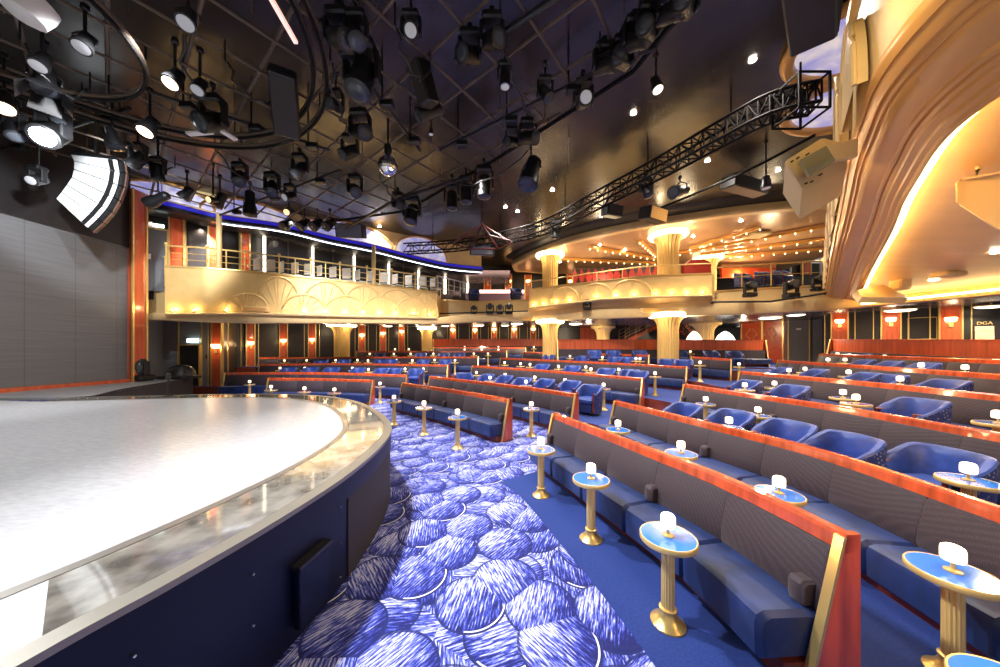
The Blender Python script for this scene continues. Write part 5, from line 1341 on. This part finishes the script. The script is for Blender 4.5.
a, c = G(270, -5, 7.0), G(296, 41, 7.0); u = (c-a).normalized(); w = V((-u.y, u.x, 0))*.03; b = mb('tubeglow'); b.prism([a-w, a+w, c+w, c-w], (0, 0, -.05)); top('light_tube', b, 'pinkish light tube slanting beside the ring track at top', 'light')
b = mb('white'); p = G(28, 6, 6.9); b.lathe([(.13, -.2), (.22, -.15), (.25, 0), (.25, .12), (.12, .2)], p, 16, mtx=aim((.3, .2, 1))); b.lathe([(.02, .2), (.02, .6)], p, 6); top('white_fixture', b, 'bulky white fixture at the top left corner', 'fixture')  # bulky white projector-like fixture
moving_head(338, 38, 6.9, 1.4, (.6, -.3, -.4), 'black moving light at top centre-left, left of pair')
moving_head(356, 36, 6.9, 1.2, (.3, -.4, -.8), 'black moving light at top centre-left, right of pair')
moving_head(362, 78, 6.8, 2.0, (-.1, -.3, -1), 'large black moving light pointing down right of the ring track')
moving_head(336, 106, 6.8, 1.0, (-.3, -.9, -.3), 'small round fixture below the large moving light')
moving_head(360, 132, 6.7, 1.5, (.5, -.4, -.3), 'black fixture cluster above left of the mirror ball, upper')
moving_head(350, 152, 6.7, 1.3, (-.4, -.4, -.5), 'black fixture cluster left of the mirror ball, lower')
moving_head(411, 33, 6.8, 1.0, (.2, -.8, -.6), 'small oval-lensed fixture alone at top centre', 'grey_lens')
par(430, 112, 6.8, 1.5, (-.8, -.3, -.5), 'cylindrical fixture on the bar right above the mirror ball', 'lens', False, None, 1.3)
box_speaker(424, 84, 7.0, (.3, .3, .7), -.7, .4, 'slanted black fixture box above the cylindrical one')
par(431, 131, 6.9, .55, dn, 'tiny black downlight with white lens right of the mirror ball', 'grey_lens')
moving_head(492, 40, 7.0, 1.3, (.5, -.6, -.4), 'black moving light on the top centre bar, right one')
moving_head(470, 55, 7.0, 1.3, (-.5, -.6, -.4), 'black moving light on the top centre bar, left one')
moving_head(505, 78, 6.9, .9, dn, 'small hanging fixture with white underside near top centre', 'grey_lens')
moving_head(545, 93, 6.9, 1.0, (.4, -.3, -.8), 'small tilted fixture inside the grid at centre')
moving_head(583, 101, 6.9, 1.3, (.0, -.9, -.4), 'open-framed round fixture at the corner of the grid', 'grey_lens')
moving_head(528, 138, 6.9, 1.4, (.6, -.5, -.3), 'tangled black fixture just above the big hanging spotlight')
moving_head(512, 142, 6.9, 1.1, (-.6, -.5, -.3), 'tangled black fixture left above the big hanging spotlight')
par(531, 172, 6.7, 2.6, (-.25, -.3, -1), 'big black barrel spotlight hanging at centre under the grid', 'lens', False, None, 1.2)
for i, (px, py) in enumerate(((484, 186), (452, 200), (466, 193))): moving_head(px, py, 6.7, 1.8 if i == 0 else 1.6, dn, 'black moving head pointing down at the grid edge, %s of three' % ['right', 'left', 'middle'][i])
moving_head(412, 214, 6.7, 2.0, (-.1, -.3, -1), 'black double moving head hanging left of centre near the truss')
moving_head(398, 205, 6.9, 1.4, (.5, -.6, -.3), 'black fixture at the left of the double moving head')
moving_head(355, 190, 6.9, 1.5, (.4, -.6, -.6), 'black fixture under the grid left below the mirror ball')
moving_head(300, 170, 6.9, 1.4, (-.4, -.4, -.8), 'dark fixture under the grid above the second lunette')
moving_head(272, 188, 6.9, 1.5, (.3, -.5, -.8), 'dark fixture cluster above the row of four')
moving_head(290, 196, 6.8, 1.2, (-.3, -.8, -.6), 'silver-bodied fixture above the row of four', 'grey_lens')
moving_head(240, 178, 6.9, 1.4, (.3, -.5, -.8), 'dark fixture in the grid above the bottle-shaped one')
for i, (px, py) in enumerate(((604, 66), (622, 60), (634, 42), (648, 30), (668, 14), (685, 6))): moving_head(px, py, 7.0, 1.25, ((-1)**i*.6, -.7, -.35), 'black fixture in the tangled row at top centre, %s from its low end' % ORD[i], 'lens')
par(656, 84, 7.6, 1.2, (.1, -.3, -1), 'short black downlight with cream shade face right of the tangled row', 'creamglow', False, CZ)
par(680, 191, 6.7, 1.8, (-.9, -.5, -.4), 'black profile spotlight hanging below the curving truss', 'lens', False, 7.1, 1.5)
par(766, 182, 7.0, 1.3, dn, 'small white hook-shaped fixture under the ceiling at right', 'white', False, CZ)
moving_head(646, 190, 6.9, 1.3, (.2, -.4, -1), 'black fixture hanging on the truss left of the profile spotlight', 'lens', 7.1)
moving_head(555, 232, 6.9, 1.5, dn, 'black moving head hanging above the canopy tip', 'lens', 7.1)
box_speaker(653, 215, 7.0, (1.0, .5, .45), .5, .2, 'wedge loudspeaker with pale face before the canopy drum edge', 'fixture', 'mould', 7.6)
box_speaker(612, 211, 7.0, (.7, .4, .4), .4, .2, 'black loudspeaker left of the pale wedge', 'fixture', 'vent', 7.6)
box_speaker(745, 186, 7.6, (1.7, .5, .4), .35, .1, 'long black slot box under the ceiling at right', 'fixture', 'black', CZ)
box_speaker(482, 250, 6.9, (1.2, .5, .5), .1, .2, 'pale-fronted loudspeaker among red scaffold at centre', 'fixture', 'doorgrey')
box_speaker(812, -8, 7.6, (1.9, .6, .5), .75, .1, 'long black box fixed to the ceiling at top right', 'fixture', 'vent', CZ)
# red hoist frame
t = thing('hoist_frame', G(482, 236, 7.0), 'red scaffold frame hanging left of the canopy tip', 'frame'); c = G(482, 236, 7.0)
b = mb('redtruss')
for a in range(6): b.tube([c+V((math.cos(a)*1.3, math.sin(a)*.9, -.3)), c+V((0, 0, .5))], .035, 6); b.tube([c+V((math.cos(a)*1.3, math.sin(a)*.9, -.3)), c+V((math.cos(a+1)*1.3, math.sin(a+1)*.9, -.3))], .035, 6)
obj('struts', b, t); obj('hanger', mb('redtruss').tube([c+V((0, 0, .5)), V((c.x, c.y, CZ))], .03, 6), t)
# truss end cage
p = G(800, 104, 7.1); b = mb('truss')
for sx in (-.3, .3):
    for sy in (-.3, .3): b.tube([p+V((sx, sy, -.3)), p+V((sx, sy, .4))], .025, 6)
for z in (-.3, .4):
    q = [p+V((-.3, -.3, z)), p+V((.3, -.3, z)), p+V((.3, .3, z)), p+V((-.3, .3, z))]
    b.tube(q, .025, 6, True)
top('truss_cage', b, 'open square cage at the right end of the curving truss', 'frame')
# cables
CB = [((330, 60), (352, 128), 'beside the large moving light'), ((395, 25), (430, 70), 'left of the top centre bar'), ((505, 50), (545, 120), 'between the centre fixtures'), ((600, 52), (690, 2), 'along the tangled row'), ((120, 118), (175, 168), 'above the line array'), ((215, 150), (290, 190), 'under the ring track'), ((300, 215), (352, 220), 'by the row of four round fixtures'), ((380, 180), (430, 205), 'near the mirror ball'), ((20, 40), (90, 90), 'at the upper left'), ((225, 60), (282, 92), 'inside the large ring track'), ((440, 180), (530, 150), 'beside the big barrel spotlight'), ((180, 30), (205, 110), 'among the warm lit fixtures')]
for (xa, ya), (xb, yb), lab in CB:
    a, c = G(xa, ya, 7.1), G(xb, yb, 7.1); pts = [a.lerp(c, k/10)-V((0, 0, .45*math.sin(PI*k/10)))+V((.06*math.sin(k*2.3), .06*math.cos(k*1.7), 0)) for k in range(11)]
    t_ = thing('cable', a, 'black drooping cable '+lab, 'cable'); obj('cord', mb('fixture').tube(pts, .02, 6), t_)
    for q in (a, c): obj('clip', mb('fixture').lathe([(.015, 0), (.015, GZ-7.1)], q, 5), t_)
for (xa, ya), (xb, yb), lab in (((0, 150), (130, 108), 'at the left above the line array'), ((150, 92), (330, 150), 'crossing the large ring track'), ((220, 215), (340, 170), 'over the first lunettes'), ((320, 20), (420, 150), 'left of the mirror ball'), ((440, 150), (600, 70), 'at the grid edge')):
    a, c = G(xa, ya, 7.2), G(xb, yb, 7.2); t_ = thing('lighting_pipe', a, 'black hanging lighting bar '+lab, 'pipe'); obj('bar', mb('fixture').tube([a, c], .035, 8), t_)
    for f in (.15, .5, .85): q = a.lerp(c, f); obj('hanger', mb('fixture').lathe([(.02, 0), (.02, CZ-7.2)], q, 5), t_); obj('junction_box', mb('fixture').cbox(q+V((.1, 0, -.08)), (.28, .16, .14), .02), t_)
# lights on the parapets
def floor_mover(px, py, Z, s, lab, d=(0, -1, .1)):
    p = P(px, py, Z); t = thing('floor_moving_light', p, lab, 'stage light', 'stage lights on the parapets'); Mx = aim(d)
    obj('base_box', mb('fixture').cbox(p+V((0, 0, .08*s)), (.4*s, .3*s, .16*s), .03), t)
    for sg in (-1, 1): obj('yoke_arm', mb('fixture').cbox(p+V((sg*.2*s, 0, .32*s)), (.06*s, .14*s, .4*s), .02), t)
    h = obj('head', mb('fixture').lathe([(.1*s, -.2*s), (.15*s, -.15*s), (.16*s, .1*s), (.15*s, .2*s)], p+V((0, 0, .42*s)), 16, mtx=Mx), t)
    obj('lens', mb('lens').lathe([(.13*s, .2*s), (.08*s, .215*s)], p+V((0, 0, .42*s)), 14, mtx=Mx), h)
for i, (px, s) in enumerate(((474, .8), (490, 1.0), (500, .9), (509, 1.0))): floor_mover(px, 314, 17.4, s, 'black spotlight on the low centre parapet, %s from left' % ORD[i])
for i, (px, py, s) in enumerate(((587, 310, .9), (750, 297, 1.1), (791, 298, 1.2), (818, 291, 1.0))): floor_mover(px, py, ip(BP, px)[-1]-.35, s, ['black spotlight on the ledge below the arched balcony', 'black spotlight on the right parapet, left one', 'bulky black fixture on the right parapet, middle one', 'draped fixture on the right parapet next to the crown moulding'][i])
b = mb('fixture'); b.tube([P(712, 302, 12.9), P(770, 301.5, 12.4), P(828, 293, 11.7)], .04, 8); b.tube([P(712, 302, 12.9), P(712, 304, 12.9)], .05, 6); top('lighting_pipe', b, 'black bar along the right parapet under the spotlights', 'pipe')
b = mb('fixture'); b.tube([P(440, 313.5, 17.6), P(528, 311, 17.1)], .035, 8); top('lighting_pipe', b, 'black bar along the low centre parapet', 'pipe')
# stage floor items
def stage_mover():
    p = G(139, 381, SH); t = thing('floor_moving_light', p, 'black moving light standing on the stage wing by the screen', 'stage light')
    obj('base_box', mb('fixture').cbox(p+V((0, 0, .12)), (.7, .5, .2), .04), t)
    for s in (-1, 1): obj('yoke_arm', mb('fixture').cbox(p+V((s*.28, 0, .42)), (.08, .2, .55), .03), t)
    obj('head', mb('glossy').lathe([(.05, -.32), (.2, -.26), (.27, -.05), (.25, .15), (.12, .3)], p+V((0, 0, .5)), 20, mtx=aim((.1, .1, 1))), t)
stage_mover()
p = G(181, 378.5, SH); b = mb('fixture'); b.lathe([(.44, 0), (.44, .1), (.40, .3), (.3, .45), (.12, .53), (.02, .55)], p, 22); b.cbox(p+V((0, -.05, .06)), (.95, .85, .12), .03); top('floor_monitor', b, 'black domed floor monitor on the end of the stage wing', 'monitor')
p = G(168, 396.5, SH); b = mb('black'); b.lathe([(.09, 0), (.09, .02), (.014, .03), (.014, .38), (.05, .40), (.05, .52), (.02, .54)], p, 12); top('stage_microphone', b, 'small black stand on the far edge of the round stage', 'stand')
# line array of cabinets
t = thing('line_array_speaker', P(95, 190, 8.2), 'curved hanging line array of six cabinets lit glaring white', 'speaker')
def zp(x, y, Z=8.2): return P(20+x/6.07, 130+y/6.07, Z)
inn = [(312, 150), (335, 190), (333, 240), (320, 290), (290, 335), (258, 378), (225, 420)]
out_ = [(628, 186), (640, 262), (628, 345), (598, 425), (556, 497), (500, 560), (436, 618)]
for i in range(6):
    a, c_, d_, e_ = inn[i], out_[i], out_[i+1], inn[i+1]
    g = .035
    def lp(u, w, f): return (u[0]+(w[0]-u[0])*f, u[1]+(w[1]-u[1])*f)
    A, E = lp(a, e_, g), lp(a, e_, 1-g); Cc, D = lp(c_, d_, g), lp(c_, d_, 1-g)
    body = [zp(*A), zp(*Cc), zp(*D), zp(*E)]
    cab = obj('cabinet', mb('fixture').prism(body, V((-.62, .50, .20))), t)
    f = .88
    side = [A, lp(A, Cc, f), lp(E, D, f), E]; obj('side_panel', mb('arrayglare').prism([zp(*q, 8.18) for q in side], (0, -.015, 0)), cab)
    s0, s1 = .70, .79
    st = [lp(A, Cc, s0), lp(A, Cc, s1), lp(E, D, s1), lp(E, D, s0)]; obj('side_stripe', mb('black').prism([zp(*q, 8.16) for q in st], (0, -.01, 0)), cab)
    obj('front_grille', mb('mould2').prism([zp(*Cc, 8.22), zp(*D, 8.22), zp(*lp(E, D, 1.04), 8.22), zp(*lp(A, Cc, 1.04), 8.22)], (-.5, .45, .15)), cab)
obj('flying_bar', mb('fixture').tube([zp(330, 140), zp(590, 175)], .05, 6), t); obj('hanger', mb('fixture').tube([zp(460, 150), V((zp(460, 150).x, 8.2, CZ))], .03, 6), t)
spot(P(53, 134, 5.6)+V((0, 0, 0)), P(95, 190, 8.2), 1300, (.92, .97, 1), 60, .5, .1)
# mirror ball
p = G(388, 166, 6.3); t = thing('mirror_ball', p, 'small mirror ball hanging beneath the lighting grid', 'mirror ball'); r = .031*p.y
bm_ = mb('mirror'); n = 20; rr = r
for i in range(12):
    for j in range(24):
        a0, a1 = -PI/2+PI*i/12+.01, -PI/2+PI*(i+1)/12-.01; b0, b1 = 2*PI*j/24+.01, 2*PI*(j+1)/24-.01
        am, bm2 = (a0+a1)/2, (b0+b1)/2
        bm_.add([p+V((math.cos(a)*math.cos(b_), math.cos(a)*math.sin(b_), math.sin(a)))*rr for a, b_ in ((a0, b0), (a0, b1), (a1, b1), (a1, b0))], [(0, 1, 2, 3)])
obj('mirror_tiles', bm_, t, smooth=False); obj('core', mb('steel').lathe([(.01, -rr*.96), (rr*.5, -rr*.8), (rr*.8, -rr*.5), (rr*.95, 0), (rr*.8, rr*.5), (rr*.5, rr*.8), (.01, rr*.96)], p, 20), t)
obj('motor', mb('fixture').lathe([(.05, rr), (.09, rr+.1), (.09, rr+.25), (.02, rr+.28), (.02, GZ-p.z)], p, 10), t)
# cream loudspeaker on the right balcony front
t = thing('loudspeaker', P(810, 180, 2.9), 'cream wedge loudspeaker bracketed to the golden balcony front at right', 'speaker')
pl_ = [P(785, 163.5, 2.75), P(787, 160.5, 2.76), P(820, 139.8, 2.95), P(824, 139.6, 2.97), P(846, 145, 3.15), P(846, 170, 3.2), P(806, 190, 2.85), P(802, 190.5, 2.83)]
dv = P(804, 216, 2.95)-P(802, 190.5, 2.83)
obj('cabinet', mb('creamspk').prism(pl_, dv+V((0, .05, 0))), t)
ins = [P(798, 163, 2.74), P(824, 149, 2.86), P(833, 163, 2.9), P(808, 178, 2.8)]
obj('side_plate', mb('creamspk').prism([q+V((-.004, -.012, .002)) for q in pl_], (.0, .006, 0)), t); obj('side_recess', mb('grille').prism(ins, (-.01, -.03, .01)), t)
obj('recess_fold', mb('grille').prism([P(804, 170.5, 2.72), P(830, 158, 2.83), P(833, 163, 2.84), P(808, 178, 2.76)], (-.01, -.025, 0)), t)
obj('mounting_bracket', mb('creamspk').prism([P(823, 143.5, 2.9), P(836, 144, 2.95), P(858, 138, 3.0), P(858, 156, 3.0), P(836, 160, 2.95), P(826, 158, 2.9)], (.01, .05, 0)), t)
b = mb('fixture')
for px, py in ((791, 162), (797, 158.5), (807, 154.5), (805, 184), (811, 182), (820, 175)): b.lathe([(.007, -.02), (.007, .01)], P(px, py, 2.76+(px-785)*.0045-.02), 8, mtx=aim((0, 1, 0)))
obj('screws', b, t)['kind'] = 'stuff'
point(P(846, 190, 3.3)+V((-.35, .1, -.1)), 9, (1, .75, .35), .05)
for (px, py, pw) in ((874, 62, 14), (880, 95, 8)): pass
point(V((2.55, 2.35, 4.6)), 14, (1, .78, .42), .06)
# ceiling speaker box at far right
t = thing('loudspeaker', G(985, 195, 3.75), 'cream wedge loudspeaker under the golden soffit at right edge', 'speaker')
q = [P(958, 183, 3.3), P(962, 180, 3.3), P(1003, 172, 3.1), P(1016, 180, 3.1), P(1016, 232, 3.1), P(998, 229, 3.15), P(958, 203, 3.3)]
obj('cabinet', mb('creamspk').prism(q, (.50, .32, .12)), t); obj('lid_rim', mb('cream').tube([P(958, 203, 3.28), P(957, 183, 3.28), P(962, 179.5, 3.28), P(1003, 172, 3.08)], .012, 6), t)
obj('mounting_bracket', mb('creamspk').tube([P(975, 178, 3.4), P(978, 170, 3.4), V((P(978, 170, 3.4).x, 3.4, 4.02))], .02, 6), t)
t = thing('loudspeaker', P(885, 290, 8.6), 'flat cream loudspeaker box under the golden soffit by the cove', 'speaker')
q = [P(856, 290, 8.3), P(884, 284.5, 9.0), P(909, 297.5, 8.6), P(862, 297, 8.0)]
obj('cabinet', mb('creamspk').prism(q, (0, .1, -.14)), t); obj('mounting_bracket', mb('creamspk').cbox(P(900, 284, 8.9), (.35, .3, .35), .04), t)
b = mb('creamspk'); p = G(948, 274.5, 3.95); b.cbox(p, (.55, .35, .12), .03); top('sensor_box', b, 'small cream box on the golden soffit before the cove', 'sensor')
b = mb('creamspk'); p = G(757, 235, CNZ-.1); b.cbox(p, (.9, .8, .12), .05); top('ceiling_vent', b, 'square cream vent in the canopy ceiling at right', 'vent')
# oval cloud light boxes in the ceiling at right
for i, (px, py, rx, ry, lab) in enumerate(((846, 103, 1.1, .85, 'lower'), (858, 40, 1.0, .8, 'upper'))):
    p = G(px, py, CZ-.08); b = mb('cloud'); ring = [p+V((rx*math.cos(2*PI*k/36), ry*math.sin(2*PI*k/36), 0)) for k in range(36)]
    b.prism(ring, (0, 0, .06)); o = top('ceiling_oval', b, 'violet cloud-painted oval light in the ceiling at top right, %s one' % lab, 'light panel')
    rg = [p+V(((rx+.12)*math.cos(2*PI*k/36), (ry+.12)*math.sin(2*PI*k/36), -.03)) for k in range(36)]
    obj('oval_frame', mb('mould').tube(rg, .12, 10, True), o)
# visible ceiling downlights
DL = [(752, 60), (634, 112), (667+40, 161), (737, 158), (778, 171), (553, 190), (602, 216), (508, 206), (518, 211), (380, 227), (503, 243)]
DL = [(752.5, 60), (633.5, 113), (707.5, 161), (723, 184.5), (778, 170.5), (552.5, 190), (601, 216.5), (505.5, 207), (517.5, 211.5), (379.5, 226.5)]
DLn = ['brightest, top right', 'second bright one below the cream-shaded fixture', 'showing through the curving truss', 'below the truss at right', 'next to the hook-shaped fixture', 'above the canopy tip', 'under the left end of the truss', 'left of a close pair', 'right of a close pair', 'above the left cornice']
for i, (px, py) in enumerate(DL):
    p = G(px, py, CZ-.02); b = mb('down'); b.lathe([(.07, -.01), (.06, .01)], p, 14); top('downlight', b, 'small bright downlight in the black ceiling, '+DLn[i], 'downlight')
# ================================================================ LIGHTING
for i, (px, py) in enumerate(DL): p = G(px, py, CZ); spot(p+V((0, 0, -.1)), (p.x, p.y, 0), 420, (1, .90, .80), 130, .9, .08)
# stage wash from the rig, and audience spots, some added to brighten seats
for i_, (x, y, z, tx, ty, pw, a, c) in enumerate(((-6.5, 3.5, 6.9, -6.5, 3.5, 2600, 120, (.93, .96, 1)), (-9.5, 5.5, 6.3, -7, 3.2, 2200, 110, (.93, .96, 1)), (-4.5, 1.5, 6.9, -5, 1.5, 2200, 120, (.93, .96, 1)),
                                  (-3.5, 5.0, 6.9, -.1, 4.5, 4300, 75, (.95, .96, 1)), (-3.5, 2.4, 6.9, .5, 1.6, 4000, 75, (.95, .96, 1)), (-7, 7.5, 6.5, .5, 9.5, 2200, 80, (.98, .96, .95)),
                                  (-1.0, 8.4, 7.0, 3.4, 7.5, 1900, 80, (1, .95, .9)), (2.6, 6.0, 7.0, 5.5, 7.5, 2200, 85, (1, .95, .9)), (-3, 12, 7.2, -3, 13, 3200, 120, (1, .94, .88)), (3.5, 12, 7.4, 4, 13, 2600, 120, (1, .92, .84)), (-5.0, 6.5, 6.9, -6.5, 16.5, 9000, 65, (.97, .95, 1)), (.5, 8.6, 7.0, 2.0, 14, 4500, 70, (1, .95, .92)), (-8, 12.0, 7.0, -8, 14.5, 2200, 110, (1, .94, .88)),
                                  (3.0, 4.2, 6.5, 4.2, 3.4, 300, 70, (1, .95, .9)))):
    spot((x, y, z), (tx, ty, 0), pw*(.21 if i_ < 3 else .42), c, a, .9, .12)
spot((-5.5, 5, 6.9), (-12.7, 6, 2.0), 1500, (.95, .97, 1), 90, .9, .12)  # spot added to brighten the screen and its skirting
spot((-11.5, 12.2, 6.9), (-13.5, 14.0, 1.5), 1000, (1, .95, .9), 80, .9, .1)  # spot added to lighten the grey side wall
spot((-10.3, 10.5, 6.9), (-11.6, 11.9, 5.5), 160, (1, .9, .8), 90, .9, .1)  # spot added to brighten the upper door corner
point((14.6, 18.6, 3.5), 90, (1, .75, .45), .1); point((6, 21, 3.4), 90, (1, .8, .55), .1); point((15, 19.5, 6.8), 160, (1, .6, .3), .2)  # fill points added to brighten the red doors and rear areas
for lo in LAMPS:
    if lo.y < 8.2: point(lo+V((0, 0, .26)), 5.5, (1, .70, .36), .06)
wd = bpy.data.worlds.new('world'); bpy.context.scene.world = wd; wd.use_nodes = True
wd.node_tree.nodes['Background'].inputs[0].default_value = (1, .88, .75, 1); wd.node_tree.nodes['Background'].inputs[1].default_value = .28
sc_ = bpy.context.scene; sc_.view_settings.view_transform = 'Standard'; sc_.view_settings.look = 'None'; sc_.view_settings.gamma = 1; sc_.view_settings.use_curve_mapping = False
sc_.view_settings.exposure = .38
sc_.cycles.use_denoising = True; sc_.cycles.max_bounces = 6; sc_.cycles.sample_clamp_indirect = 6
